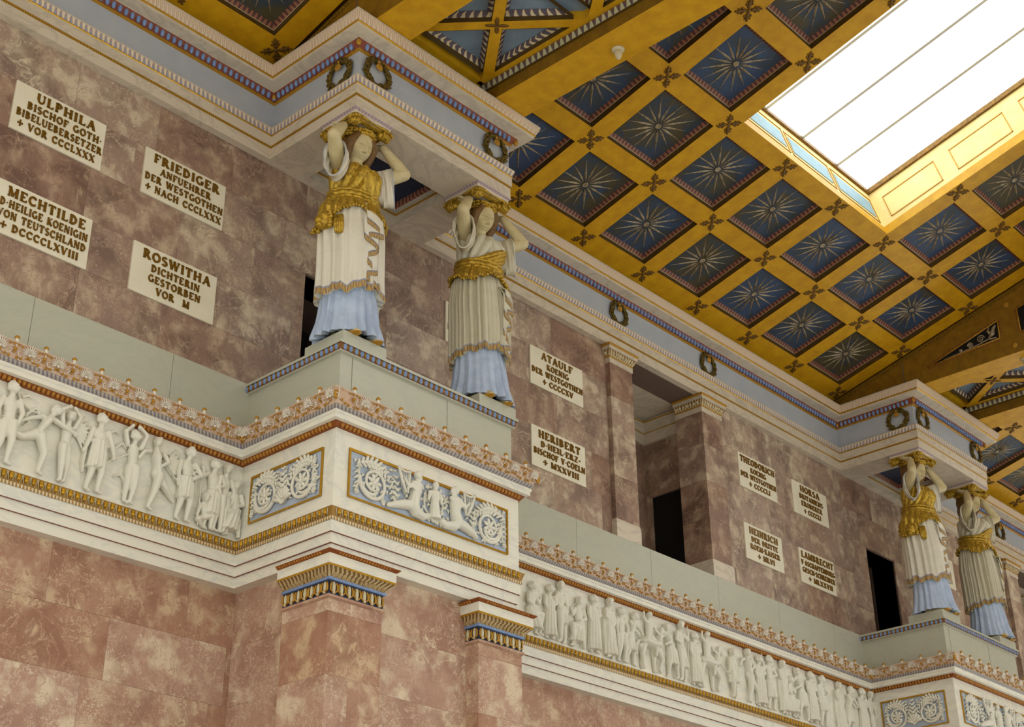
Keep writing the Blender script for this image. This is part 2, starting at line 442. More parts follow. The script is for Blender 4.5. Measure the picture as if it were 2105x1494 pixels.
# piers carrying the porches: recessed core with two corner pilasters
for b in BAYS:
    xo = b * P
    pier = empty('wall_pier', (xo, 0, 0), kind='structure', label='projecting rose marble pier with corner pilasters below the statues' if b == 0 else 'far rose marble pier with corner pilasters below the statues', cat='wall')
    cx0, cx1, cyf = -E_ + .17, W + E_ - .17, YL - DL + .17
    for ci in range(len(ZL) - 1):
        za, zb = ZL[ci] + .001, ZL[ci + 1] - .001
        if ci == len(ZL) - 2: zb = 6.84
        slab('marble_slab', 'lower_marble', cx0, cx1, cyf, YW - .002, za, zb, pier)
        for (pa, pb) in ((-.085, .655), (W - .655 + .02, W + .085)):
            sp = pa + (.42 if ci % 2 else .30)
            q = [(pa, pb)] if ci in (0, 3) else [(pa, sp), (sp + .001, pb)]
            for (u0, u1) in q:
                slab('pilaster_block', 'lower_marble', u0, u1, -1.785, -1.055, za, min(zb, 6.36), pier)
    slab('pier_base', 'lower_marble', -.085, W + .085, -1.785, YW - .002, 0, 3.6, pier)
    # pilaster capitals
    for (pa, pb) in ((-.085, .655), (W - .635, W + .085)):
        path = [(pa, -1.055), (pa, -1.785), (pb, -1.785), (pb, -1.055)]
        cap = MB()
        cap.use('lower_marble').sweep(path, [(0, 6.33), (.025, 6.345), (.025, 6.37), (0, 6.38)])
        co = cap.build('capital', None, pier, label='gilded pilaster capital with blue line')
        MB().sweep(path, [(.005, 6.375), (.005, 6.525)]).build('anthemion_band', 'navy', co)
        m = MB(); m.sweep(path, [(.0, 6.522), (.026, 6.524), (.03, 6.552), (.0, 6.556)]); m.build('blue_line', 'egg_blue', co)
        m = MB().sweep(path, [(.02, 6.555), (.03, 6.575), (.05, 6.60), (.095, 6.645)]); m.build('leaf_moulding', 'capital_leaf', co)
        m = MB().sweep(path, [(.097, 6.643), (.10, 6.665)]); m.build('gold_fillet', 'gold', co)
        m = MB().sweep(path, [(.10, 6.665), (.10, 6.775), (-.1, 6.775)]); m.build('abacus', 'white_marble', co)
        m = MB().sweep(path, [(.10, 6.770), (.135, 6.795), (.135, 6.805), (-.1, 6.806)]); m.build('top_moulding', 'orange_bed', co)
        # dentils on the top moulding, upright leaves on the band and gold tongues, carved pieces
        den = MB(); an = MB(); tg = MB(); lf_ = MB()
        for i in range(3):
            a, c = Vector(path[i]), Vector(path[i + 1]); d = (c - a).normalized(); nrm = Vector((d.y, -d.x)); L = (c - a).length
            k = max(1, round(L / .04))
            for j in range(k):
                q = a + d * (L * (j + .5) / k)
                F = frame((q.x, q.y, 6.785), (d.x, d.y, 0), (nrm.x, nrm.y, 0), (0, 0, 1))
                den.ball((0, .12, 0), (.013, .022, .014), 6, 4, F)
            k = max(1, round(L / .105))
            for j in range(k):
                q = a + d * (L * (j + .5) / k)
                F = frame((q.x, q.y, 6.38), (d.x, d.y, 0), (nrm.x, nrm.y, 0), (0, 0, 1))
                an.ball((0, .012, .072), (.026, .014, .062), 7, 5, F)
                an.ball((0, .012, .02), (.03, .012, .02), 6, 4, F)
                for s_ in (-1, 1):
                    tg.tube([(s_ * .015, .014, .015), (s_ * .045, .016, .04), (s_ * .045, .016, .09), (s_ * .03, .016, .12)], .011, 5, F)
            k = max(1, round(L / .062))
            for j in range(k):
                q = a + d * (L * (j + .5) / k)
                F = frame((q.x, q.y, 6.6), (d.x, d.y, 0), (nrm.x, nrm.y, 0), (0, 0, 1)) @ Matrix.Rotation(radians(-38), 4, 'X')
                lf_.ball((0, .045, -.012), (.024, .014, .05), 6, 4, F)
        den.build('dentils', 'orange_red', co, kind='stuff'); an.build('upright_leaves', 'leaf_white', co, kind='stuff'); tg.build('gold_tendrils', 'gold_paint', co, kind='stuff'); lf_.build('carved_leaves', 'capital_stone', co, kind='stuff')

# ------------------------------------------------------------------ helper: repeat a piece along a moulding
def along(path, pitch, fn, skip_ends=0.0, lo=None, hi=None):
    for i in range(len(path) - 1):
        a, c = Vector(path[i]), Vector(path[i + 1]); d = (c - a).normalized(); nrm = Vector((d.y, -d.x)); L = (c - a).length - 2 * skip_ends
        k = max(1, round(L / pitch))
        for j in range(k):
            q = a + d * (skip_ends + L * (j + .5) / k)
            if lo is not None and not (lo < q.x < hi): continue
            fn(frame((q.x, q.y, 0), (d.x, d.y, 0), (nrm.x, nrm.y, 0), (0, 0, 1)), i)
def offs(path, o):
    """the path moved outward by o (mitred)"""
    r = []
    for i in range(len(path)):
        ns = []
        for a, b in ((i - 1, i), (i, i + 1)):
            if a < 0 or b >= len(path): continue
            d = (Vector(path[b]) - Vector(path[a])).normalized(); ns.append(Vector((d.y, -d.x)))
        m = ns[0] if len(ns) == 1 else (ns[0] + ns[1]) / (1 + ns[0].dot(ns[1]))
        r.append((path[i][0] + o * m.x, path[i][1] + o * m.y))
    return r

# ------------------------------------------------------------------ trim 1: lower entablature
t1 = empty('trim_1', (0, 0, 0), kind='structure', label='lower white marble entablature with palmette cornice and gilt mouldings', cat='cornice')
sima = MB().sweep(PL, [(-.13, 8.60), (.18, 8.60), (.205, 8.618), (.207, 8.605), (.19, 8.595), (.165, 8.54), (.145, 8.49), (.135, 8.458)]).build('sima', 'sima_ground', t1)
MB().sweep(PL, [(.135, 8.458), (.142, 8.445), (.135, 8.43), (.115, 8.405)]).build('bead_moulding', 'bead_grey', t1)
MB().sweep(PL, [(.115, 8.405), (.122, 8.392), (.118, 8.375), (.105, 8.36), (.105, 8.315), (.06, 8.305)]).build('corona', 'white_marble', t1)
MB().sweep(PL, [(.062, 8.306), (.02, 8.252), (0, 8.25)]).build('moulding_bed', 'orange_bed', t1)
MB().sweep(PL, [(0, 8.252), (0, 7.352), (.022, 7.347), (.022, 7.328)]).build('frieze_ground', 'white_marble', t1)
MB().sweep(PL, [(.022, 7.33), (.05, 7.325), (.018, 7.225)]).build('egg_bed', 'gold_bed', t1)
MB().sweep(PL, [(.022, 7.226), (.026, 7.21), (.02, 7.188)]).build('egg_fringe', 'egg_fringe', t1)
for (oa, za, zb, ob) in ((.012, 7.19, 7.062, -.012), (-.012, 7.058, 6.947, -.036), (-.036, 6.943, 6.825, -.20)):
    MB().sweep(PL, [(oa, za), (oa, zb)]).build('fascia', 'white_marble', t1)
    MB().sweep(PL, [(oa, zb), (ob, zb - .002)]).build('fascia_underside', 'red_reflect' if ob > -.1 else 'white_marble', t1)  # brown reflection painted onto the undersides of the upper steps
# carved eggs, dentils and beads (joined: too small to pick apart singly)
m = MB()
def egg(F, i): m.ball((0, .045, 7.283), (.027, .024, .044), 7, 5, F)
along(offs(PL, 0), .083, egg, 0.02, -4.2, 23); m.build('gilt_eggs', 'gold', t1, kind='stuff')
m = MB()
def dart(F, i):
    for s_ in (-1, 1): m.tube([(s_ * .036, .045, 7.315), (s_ * .035, .042, 7.28), (s_ * .018, .03, 7.238)], .006, 4, F)
along(offs(PL, 0), .083, dart, 0.02, -4.2, 23); m.build('egg_shells', 'leaf_white', t1, kind='stuff')
m = MB()
def dent(F, i): m.ball((0, .046, 8.277), (.024, .027, .031), 6, 4, F)
along(offs(PL, 0), .056, dent, 0.02, -4.2, 23); m.build('orange_tongues', 'orange_red', t1, kind='stuff')
# sima ornament: palmette fans, gold buds and the little knobs on the rim
fan = MB()
for k in range(13):
    a = radians(-12 + 204 * k / 12); L_ = .075 + .02 * sin(a)
    c, s_ = cos(a), sin(a)
    fan.tube([(.015 * c, 0, .012 + .012 * s_), (.6 * L_ * c, .008, .012 + .6 * L_ * s_), (L_ * c, .0, .012 + L_ * s_)], [.0035, .0075, .003], 5)
fan.ball((0, .004, .008), (.017, .012, .014), 8, 5)
for s_ in (-1, 1):
    fan.tube([(s_ * .012, .002, -.02), (s_ * .06, .004, -.04), (s_ * .10, .004, -.03), (s_ * .115, .004, .0), (s_ * .10, .004, .018), (s_ * .085, .004, .005)], .005, 5)
    fan.tube([(s_ * .115, .002, .0), (s_ * .14, .002, .03), (s_ * .155, .002, .07)], .004, 5)
fan.mats = ['sima_white']; fan.mi = [0] * len(fan.f); fan_me = fan.mesh('palmette')
bud = MB()
for k, u in enumerate((-.063, -.022, .022, .063)): bud.ball((u, .004, .055 - .006 * abs(k - 1.5)), (.013, .008, .011), 6, 4)
bud.ball((0, .006, .012), (.02, .012, .018), 8, 5); bud.ball((0, .004, -.014), (.011, .008, .016), 6, 4)
for u, v in ((-.135, -.035), (-.085, -.052), (.085, -.052), (.135, -.035), (-.042, -.06), (.042, -.06)): bud.ball((u, .003, v), (.015, .009, .014), 8, 5)
bud.mats = ['gold_paint']; bud.mi = [0] * len(bud.f); bud_me = bud.mesh('bud')
kn = MB(); kn.use('sima_white').lathe([(.014, 0), (.018, .01), (.012, .022), (.02, .03)], 8); kn.use('gold_paint').ball((0, 0, .042), (.024, .02, .022), 8, 6)
kn_me = kn.mesh('knob')
tilt = Matrix.Rotation(radians(-24), 4, 'X')
cnt = [0]
def orn(F, i):
    obj('palmette_bud', bud_me, sima, F @ T((0, .177, 8.535)) @ tilt @ Matrix.Diagonal((1.1, 1.3, 1.15, 1)))
    obj('rim_knob', kn_me, sima, F @ T((0, .19, 8.612)) @ Matrix.Scale(1.25, 4))
along(offs(PL, .0), .335, orn, -.1, -4.0, 22.5)
def orn2(F, i):
    obj('palmette', fan_me, sima, F @ T((.1675, .172, 8.522)) @ tilt @ Matrix.Diagonal((1.12, 1.3, 1.02, 1)))
along(offs(PL, .0), .335, orn2, -.1, -4.0, 22.5)
for (px, py) in offs(PL, .17)[1:-1]:
    c = MB().ball((px, py, 8.53), (.03, .03, .06), 8, 6).build('corner_bud', 'gold_paint', sima)

# ------------------------------------------------------------------ trim 2: upper entablature
t2 = empty('trim_2', (0, 0, 0), kind='structure', label='upper marble entablature with pale blue frieze and blue egg moulding', cat='cornice')
MB().sweep(PU, [(-.3, 13.79), (.315, 13.788), (.315, 13.762)]).build('cornice_edge', 'entablature_marble', t2)
MB().sweep(PU, [(.315, 13.764), (.268, 13.652)]).build('crown_moulding', 'crown_leaf', t2)
MB().sweep(PU, [(.268, 13.653), (.272, 13.64), (.256, 13.626)]).build('gold_fillet', 'gold', t2)
MB().sweep(PU, [(.256, 13.627), (.25, 13.592), (.095, 13.578), (.095, 13.57)]).build('corona', 'entablature_marble', t2)
MB().sweep(PU, [(.095, 13.572), (.03, 13.486)]).build('egg_bed', 'red_paint', t2)
MB().sweep(PU, [(.03, 13.487), (.034, 13.475), (.0, 13.458)]).build('gold_fillet', 'gold_paint', t2)
MB().sweep(PU, [(0, 13.46), (0, 13.05)]).build('frieze', 'frieze_blue', t2)
MB().sweep(PU, [(0, 13.05), (.058, 13.05), (.058, 13.032)]).build('leaf_fillet', 'entablature_marble', t2)
MB().sweep(PU, [(.058, 13.034), (.05, 13.0), (.032, 12.957)]).build('leaf_moulding', 'arch_leaf', t2)
MB().sweep(PU, [(.034, 12.957), (.038, 12.945), (.03, 12.934)]).build('gold_fillet', 'gold', t2)
MB().sweep(PU, [(.03, 12.935), (.03, 12.785)]).build('fascia', 'entablature_marble', t2)
MB().sweep(PU, [(.03, 12.787), (.036, 12.775), (.014, 12.76)]).build('gold_bead', 'bead_gold', t2)
MB().sweep(PU, [(.014, 12.762), (.014, ZARC), (-.10, ZARC - .0005)]).build('fascia', 'entablature_marble', t2)
m = MB()
def egg2(F, i): m.ball((0, .066, 13.522), (.029, .03, .054), 8, 6, F)
along(PU, .088, egg2, .03, -4.5, 23); m.build('blue_eggs', 'egg_blue', t2, kind='stuff')
for (px, py) in offs(PU, .07)[1:-1]:
    MB().ball((px, py, 13.52), (.035, .035, .05), 8, 6).build('corner_leaf', 'gold_paint', t2)
# porch ceilings: beams, coffer and its dark blue field
for b in BAYS:
    xo = b * P; yo = YF - D; bw = .60
    m = MB()
    m.box(xo + .012, xo + W - .012, yo + .012, yo + bw, ZARC + .001, 13.5)
    m.box(xo + .012, xo + bw, yo + bw, .04, ZARC + .001, 13.5); m.box(xo + W - bw, xo + W - .012, yo + bw, .04, ZARC + .001, 13.5)
    m.box(xo + bw, xo + W - bw, -.15, .04, ZARC + .001, 13.5)
    m.build('porch_beam', 'entablature_marble', t2)
    path = [(xo + bw, yo + bw), (xo + bw, -.15), (xo + W - bw, -.15), (xo + W - bw, yo + bw)]
    MB().sweep(path[::1], [(-.0, 12.74), (.02, 12.74), (.02, 12.76), (0, 12.765)], closed=True).build('gold_line', 'gold_paint', t2)
    MB().sweep(path, [(.0, 12.86), (.05, 12.93)], closed=True).build('leaf_moulding', 'coffer_leaf', t2)
    MB().box(xo + bw, xo + W - bw, yo + bw, -.15, 12.93, 12.97).build('porch_field', 'navy', t2)
    # solid roof over the porch so that the cornice is a closed block
    MB().box(xo + .02, xo + W - .02, yo + .02, .04, 13.5, 13.775).build('porch_top', 'entablature_marble', t2)

# pedestals of the statues
for b in BAYS:
    xo = b * P
    pd = empty('wall_pedestal', (xo, 0, 0), kind='structure', label='grey marble pedestal with blue egg rim under the statue pair' if b == 0 else 'far grey marble pedestal with blue egg rim under the statue pair', cat='pedestal')
    path = [(-E_, -.03), (-E_, YL - DL), (W + E_, YL - DL), (W + E_, -.03)]
    MB().sweep(path, [(-.055, 8.55), (-.055, 9.205), (-.02, 9.212), (-.02, 9.232)]).build('pedestal_body', 'parapet_marble', pd)
    for jx in (.15, 1.66):
        MB().box(jx, jx + .004, YL - DL + .052, YL - DL + .2, 8.6, 9.2).build('slab_joint', 'joint_dark', pd)
    MB().sweep(path, [(-.02, 9.23), (.0, 9.30)]).build('egg_bed', 'egg_bed', pd)
    MB().sweep(path, [(.012, 9.298), (.012, 9.333), (-.5, 9.333)]).build('rim', 'parapet_marble', pd)
    m = MB(); m2 = MB()
    def egg3(F, i):
        m.ball((0, -.004, 9.266), (.028, .022, .04), 7, 5, F)
        for s_ in (-1, 1): m2.tube([(s_ * .033, -.0, 9.296), (s_ * .034, -.006, 9.262), (s_ * .018, -.012, 9.236)], .007, 4, F)
    along(path, .085, egg3, .03); m.build('blue_eggs', 'egg_blue', pd, kind='stuff'); m2.build('egg_shells', 'gold_paint', pd, kind='stuff')
    MB().box(.0, W, YL - DL + .07, 0.04, 9.2, 9.332).build('terrace', 'parapet_marble', pd)

# doorways in the upper wall behind the statues
for b in BAYS:
    xo = b * P; a, c, zt = DOOR
    d = empty('door_%d' % (b + 1), (xo, 0, 0), kind='structure', label='dark doorway in the upper wall behind the near statues' if b == 0 else 'dark doorway in the upper wall behind the far statues', cat='doorway')
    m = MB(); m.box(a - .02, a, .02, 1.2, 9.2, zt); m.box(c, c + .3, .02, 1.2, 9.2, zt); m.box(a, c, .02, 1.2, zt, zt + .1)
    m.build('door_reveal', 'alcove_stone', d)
    MB().box(a, c, 1.2, 1.24, 9.2, zt + .1).build('passage_shade', 'shade_black', d)  # black sheet painted in for the unlit depth of the doorway
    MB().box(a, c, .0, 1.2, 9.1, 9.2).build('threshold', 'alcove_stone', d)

# alcoves between the small pilasters
ALCO = {}
for b in (0, 1):
    xo = b * P; a, c = ALC; sx = 9.66; yb = 1.35
    al = ALCO[b] = empty('wall_alcove', (xo, 0, 0), kind='structure', label='shadowy alcove between two small pilasters in the upper wall' if b == 0 else 'alcove beside the small pilaster beyond the far statues', cat='alcove')
    m = MB(); m.box(7.2, sx, yb, yb + .05, 9.2, 13.2); m.box(7.15, 7.2, .5, yb, 9.2, 13.2)
    m.build('back_wall', 'upper_marble', al)
    m = MB(); m.box(sx, sx + .05, .44, .50, 9.2, 12.9); m.box(sx, sx + .05, 1.26, yb, 9.2, 12.9); m.box(sx, sx + .05, .50, 1.26, 11.15, 12.9); m.build('side_wall', 'upper_marble', al)
    MB().box(sx + .05, sx + .6, .45, 1.3, 9.2, 11.2).build('passage_shade', 'shade_black', al)  # black block standing in for the darkness behind the side doorway
    path = [(7.2, .5), (7.2, yb), (sx, yb), (sx, .45)]
    m = MB(); m.sweep(path, [(0, 12.15), (.04, 12.16), (.04, 12.36), (.07, 12.37), (.07, 12.6)]); m.build('alcove_cornice', 'entablature_marble', al)
    m = MB(); m.sweep(path, [(.042, 12.35), (.055, 12.37)]); m.sweep(path, [(.072, 12.55), (.085, 12.57)]); m.build('gold_line', 'gold_paint', al)
    MB().box(7.0, sx + .2, .3, 1.5, 12.61, 12.70).build('alcove_ceiling', 'entablature_marble', al)
    MB().box(a - .3, c + .3, .0, 1.4, 9.2, 9.36).build('alcove_floor', 'parapet_marble', al)
    m = MB(); m.box(6.9, 7.5, .31, .5, 9.2, 12.6); m.build('reveal_wall', 'upper_marble', al)
# small pilasters
k = 0
for b in (0, 1):
    for (a, c, yb) in ((6.93, 7.50, .30), (9.42, 9.99, .46)):
        if b == 1 and a > 8: continue
        xo = b * P; yf = -.085
        pl = obj('pilaster', None, ALCO[b], T((a, yf, 9.403)))
        w_ = c - a; dp = yb - yf
        zs = [.23, .95, 1.62, 2.30, 2.90]
        for z0, z1 in zip(zs, zs[1:]): slab('shaft_block', 'upper_marble', 0, w_, 0, dp, z0 + .002, z1 - .002, pl)
        path = [(0, dp), (0, 0), (w_, 0), (w_, dp)]
        MB().sweep(path, [(-.2, .235), (.005, .235), (.008, .21), (.012, .195), (.014, .18), (.014, -.056)]).build('base', 'entablature_marble', pl)
        m = MB(); m.sweep(path, [(.0, 2.885), (.012, 2.89), (.012, 2.975)]); m.build('neck_band', 'entablature_marble', pl)
        MB().sweep(path, [(.014, 2.972), (.02, 2.99), (.014, 3.0)]).build('gold_line', 'gold_paint', pl)
        MB().sweep(path, [(.014, 3.0), (.03, 3.02), (.06, 3.075), (.07, 3.09)]).build('egg_moulding', 'capital_leaf', pl)
        MB().sweep(path, [(.075, 3.09), (.075, 3.155), (-.1, 3.155)]).build('abacus', 'entablature_marble', pl)
        MB().sweep(path, [(.077, 3.15), (.09, 3.175), (.09, 3.19), (-.1, 3.19)]).build('gold_rim', 'gold_paint', pl)
        eg = MB()
        along(path, .075, lambda F, i: eg.ball((0, .045, 3.05), (.022, .018, .034), 6, 4, F), .01); eg.build('eggs', 'leaf_white', pl, kind='stuff')
# ------------------------------------------------------------------ floor and the far side of the hall
MB().box(-16, 30, -15.2, .6, -.1, 0).build('floor', 'floor_marble', kind='structure', label='polished pale marble floor of the hall', cat='floor')

MB().box(-16, 30, -15.2, -15.0, 7.2, 14.3).build('wall_opposite', 'upper_marble', kind='structure', label='unseen brown marble upper wall opposite, added to cut sideways light', cat='wall')  # unseen; upper part only, added to keep sideways light off the ceiling

for nm_, x_, lab_ in (('wall_end_near', -16.2, 'unseen brown marble upper wall at the near end, added to block light'), ('wall_end_far', 30.0, 'unseen brown marble upper wall at the far end, added to block light')):
    MB().box(x_, x_ + .2, -15.2, .6, 7.2, 16.6).build(nm_, 'upper_marble', kind='structure', label=lab_, cat='wall')  # unseen end walls, added to stop light entering high at the ends

# ------------------------------------------------------------------ ceiling: coffered slope rising from the wall to the ridge
SL = atan2(.384, 1.44); SV = math.hypot(.384, 1.44); SX = 1.54; CX0 = 4.53; RB = .17
CM = frame((0, -.34, 14.11), (1, 0, 0), (0, -cos(SL), sin(SL)), (0, -sin(SL), -cos(SL)))   # local z points down into the hall
ceil = obj('ceiling', None, None, CM, kind='structure', label='ochre coffered ceiling with dark blue star panels', cat='ceiling')
NROW = 5
# coffer: brown sides, red leaf moulding, blue field
hx, hy = SX / 2 - RB, SV / 2 - RB
cf = MB()
cpath = [(-hx, -hy), (hx, -hy), (hx, hy), (-hx, hy)]
def ring(mb, mat, a, za, b, zb):
    mb.use(mat); o_ = [(-hx + a, -hy + a), (hx - a, -hy + a), (hx - a, hy - a), (-hx + a, hy - a)]; i_ = [(-hx + b, -hy + b), (hx - b, -hy + b), (hx - b, hy - b), (-hx + b, hy - b)]
    u = 0
    for k in range(4):
        k2 = (k + 1) % 4; L_ = math.dist(o_[k], o_[k2])
        mb.add([(*o_[k], za), (*o_[k2], za), (*i_[k2], zb), (*i_[k], zb)], [(0, 1, 2, 3)], None, [[(0, 0), (L_, 0), (L_ - (b - a), 1), (b - a, 1)]])
ring(cf, 'brown_side', .003, -.001, .003, -.10)
ring(cf, 'leaf_white', .003, -.10, .012, -.10)
ring(cf, 'coffer_leaf', .012, -.10, .075, -.135)
cf.use('coffer_blue').add([(-hx + .075, -hy + .075, -.135), (hx - .075, -hy + .075, -.135), (hx - .075, hy - .075, -.135), (-hx + .075, hy - .075, -.135)], [(0, 1, 2, 3)])
coffer_me = cf.mesh('coffer')
st = MB()
for k in range(16):
    a = 2 * pi * k / 16 + .02; L_ = .58 if k % 2 == 0 else .50
    M = Matrix.Rotation(a, 4, 'Z')
    st.add([(.075, 0, 0), (.18, .022, 0), (L_, 0, 0), (.18, -.022, 0), (.18, 0, .02), (.075, 0, .014)], [(0, 5, 4, 1), (1, 4, 2), (2, 4, 3), (3, 4, 5, 0)], M)
st.lathe([(.052, 0), (.052, .012), (.04, .022), (.03, .014), (.012, .018)], 12, smooth=True)
st.mats = ['star_gold']; st.mi = [0] * len(st.f); star_me = st.mesh('star')
rs = MB()
for k in range(4):
    M = Matrix.Rotation(pi / 4 + k * pi / 2, 4, 'Z')
    for (x_, y_, r_) in ((.07, 0, .05), (.13, 0, .045), (.18, 0, .03), (.10, .035, .026), (.10, -.035, .026), (.15, .03, .02), (.15, -.03, .02)):
        rs.ball((x_, y_ * 1.25, .004), (r_, r_ * .72, .012), 6, 4, M)
rs.ball((0, 0, .006), (.03, .03, .016), 8, 5)
rs.mats = ['rosette']; rs.mi = [0] * len(rs.f); ros_me = rs.mesh('rosette')

def bay_ceiling(n, full):
    xo = n * P
    xa, xb = CX0 + xo - SX, CX0 + xo + 6 * SX       # edge ribs
    hole = (CX0 + xo + SX + RB, CX0 + xo + 4 * SX - RB, 2 * SV + RB, NROW * SV - RB)
    for k in range(NROW + 1):
        v = k * SV; lo, hi = v - RB, v + RB
        if k == 0: lo = -.62
        if k == NROW: hi = v + .14
        if 2 < k < NROW:
            slab('cross_rib', 'ochre', xa - RB, hole[0], lo, hi, -.16, 0, ceil); slab('cross_rib', 'ochre', hole[1], xb + RB, lo, hi, -.16, 0, ceil)
        else: slab('cross_rib', 'ochre', xa - RB, xb + RB, lo, hi, -.16, 0, ceil)
    for i in range(-1, 7):
        x_ = CX0 + xo + i * SX
        for k in range(NROW):
            if k >= 2 and i in (2, 3): continue
            slab('slope_rib', 'ochre', x_ - RB, x_ + RB, k * SV + RB, (k + 1) * SV - RB, -.16, .0, ceil)
        for k in range(0, NROW):
            if k > 2 and i in (2, 3): continue
            obj('rosette', ros_me, ceil, T((x_, k * SV, 0)))
    for i in range(-1, 6):
        for k in range(NROW):
            if k >= 2 and i in (1, 2, 3): continue
            c = obj('coffer', coffer_me, ceil, T((CX0 + xo + (i + .5) * SX, (k + .5) * SV, 0)))
            obj('star', star_me, c, T((0, 0, -.132)))
    # skylight
    wn = obj('window_%d' % (n + 2), None, None, CM @ T((hole[0], hole[2], 0)), kind='structure', label={-1: 'skylight of the bay left of the near statues', 0: 'large white skylight with grey glazing bars in the coffered ceiling', 1: 'skylight of the bay beyond the far statues'}[n], cat='skylight')
    wx = hole[1] - hole[0]; wy = hole[3] - hole[2]; H = -1.02
    m = MB(); m.box(0, wx, -.05, 0, H, -.161); m.build('shaft_wall', 'shaft_cream', wn)
    m = MB(); m.box(0, wx, wy, wy + .05, H, -.161); m.build('shaft_wall', 'shaft_cream', wn)
    m = MB(); m.box(-.05, 0, 0, wy, H, -.161); m.build('shaft_wall', 'shaft_cream', wn)
    m = MB(); m.box(wx, wx + .05, 0, wy, H, -.161); m.build('shaft_wall', 'shaft_cream', wn)
    for k in range(3):     # painted panels of the shaft, framed
        a = .16 + k * (wx - .1) / 3; c = a + (wx - .1) / 3 - .22
        for (y0, y1, face) in ((0, .012, 0), (wy - .012, wy, 1)):
            MB().box(a, c, y0, y1, H + .36, -.30).build('painted_panel', 'shaft_blue', wn)
            m = MB()
            for (q0, q1, z0, z1) in ((a - .07, c + .07, H + .26, H + .275), (a - .07, c + .07, -.215, -.20), (a - .07, a - .055, H + .26, -.20), (c + .055, c + .07, H + .26, -.20)):
                m.box(q0, q1, y0 - .0, y1 + .002, z0, z1)
            m.build('panel_frame', 'gold_paint', wn)
    for k in range(3):
        a = .2 + k * (wy - .1) / 3; c = a + (wy - .1) / 3 - .3
        for x_ in (0, wx - .012):
            m = MB()
            for (q0, q1, z0, z1) in ((a, c, H + .3, H + .315), (a, c, -.27, -.255), (a, a + .015, H + .3, -.255), (c - .015, c, H + .3, -.255)): m.box(x_, x_ + .012, q0, q1, z0, z1)
            m.build('panel_frame', 'gold_paint', wn)
    m = MB(); m.box(0, wx, 0, .045, H - .03, H + .09); m.box(0, .045, .045, wy - .045, H - .03, H + .09); m.box(wx - .045, wx, .045, wy - .045, H - .03, H + .09); m.box(0, wx, wy - .045, wy, H - .03, H + .09); m.build('gilt_moulding', 'gold_dark', wn)
    for k in range(4):
        MB().box(.0 + wx * k / 4 + .03, wx * (k + 1) / 4 - .03, .046, wy - .046, H - .02, H).build('glass_pane', 'skylight_glass', wn)
        if k: MB().box(wx * k / 4 - .03, wx * k / 4 + .03, .05, wy - .05, H - .03, H + .04).build('glazing_bar', 'mullion', wn)
for n in (-1, 0, 1): bay_ceiling(n, True)
# plain fields over the statue pairs, behind the trusses
for b in (0, 1):
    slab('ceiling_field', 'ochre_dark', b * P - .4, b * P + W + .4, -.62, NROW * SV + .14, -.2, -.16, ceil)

# the other slope of the roof with its skylights, and the facing wall, behind the camera's view
YR = -.34 - (NROW * SV + .14) * cos(SL); ZR = 14.11 + (NROW * SV + .14) * sin(SL)
CM2 = frame((0, 2 * YR + .34, 14.11), (1, 0, 0), (0, cos(SL), sin(SL)), (0, sin(SL), -cos(SL)))
ce2 = obj('ceiling_far', None, None, CM2, kind='structure', label='plain ochre slope of the ceiling beyond the ridge', cat='ceiling')
vt = NROW * SV + .14
for n in (-1, 0, 1):
    xo = n * P; h0, h1, v0, v1 = CX0 + xo + SX + RB, CX0 + xo + 4 * SX - RB, 2 * SV + RB, NROW * SV - RB
    m = MB(); m.box(xo + W / 2, h0, -.62, vt, -.16, 0); m.box(h1, xo + P + W / 2, -.62, vt, -.16, 0); m.box(h0, h1, -.62, v0, -.16, 0); m.box(h0, h1, v1, vt, -.16, 0)
    m.build('ceiling_field', 'ochre', ce2)
    wn = obj('window_%d' % (n + 5), None, None, CM2 @ T((h0, v0, 0)), kind='structure', label='skylight in the slope beyond the ridge', cat='skylight', group='skylights beyond the ridge')
    MB().box(0, h1 - h0, 0, v1 - v0, -.14, -.1).build('glass_pane', 'skylight_glass', wn)

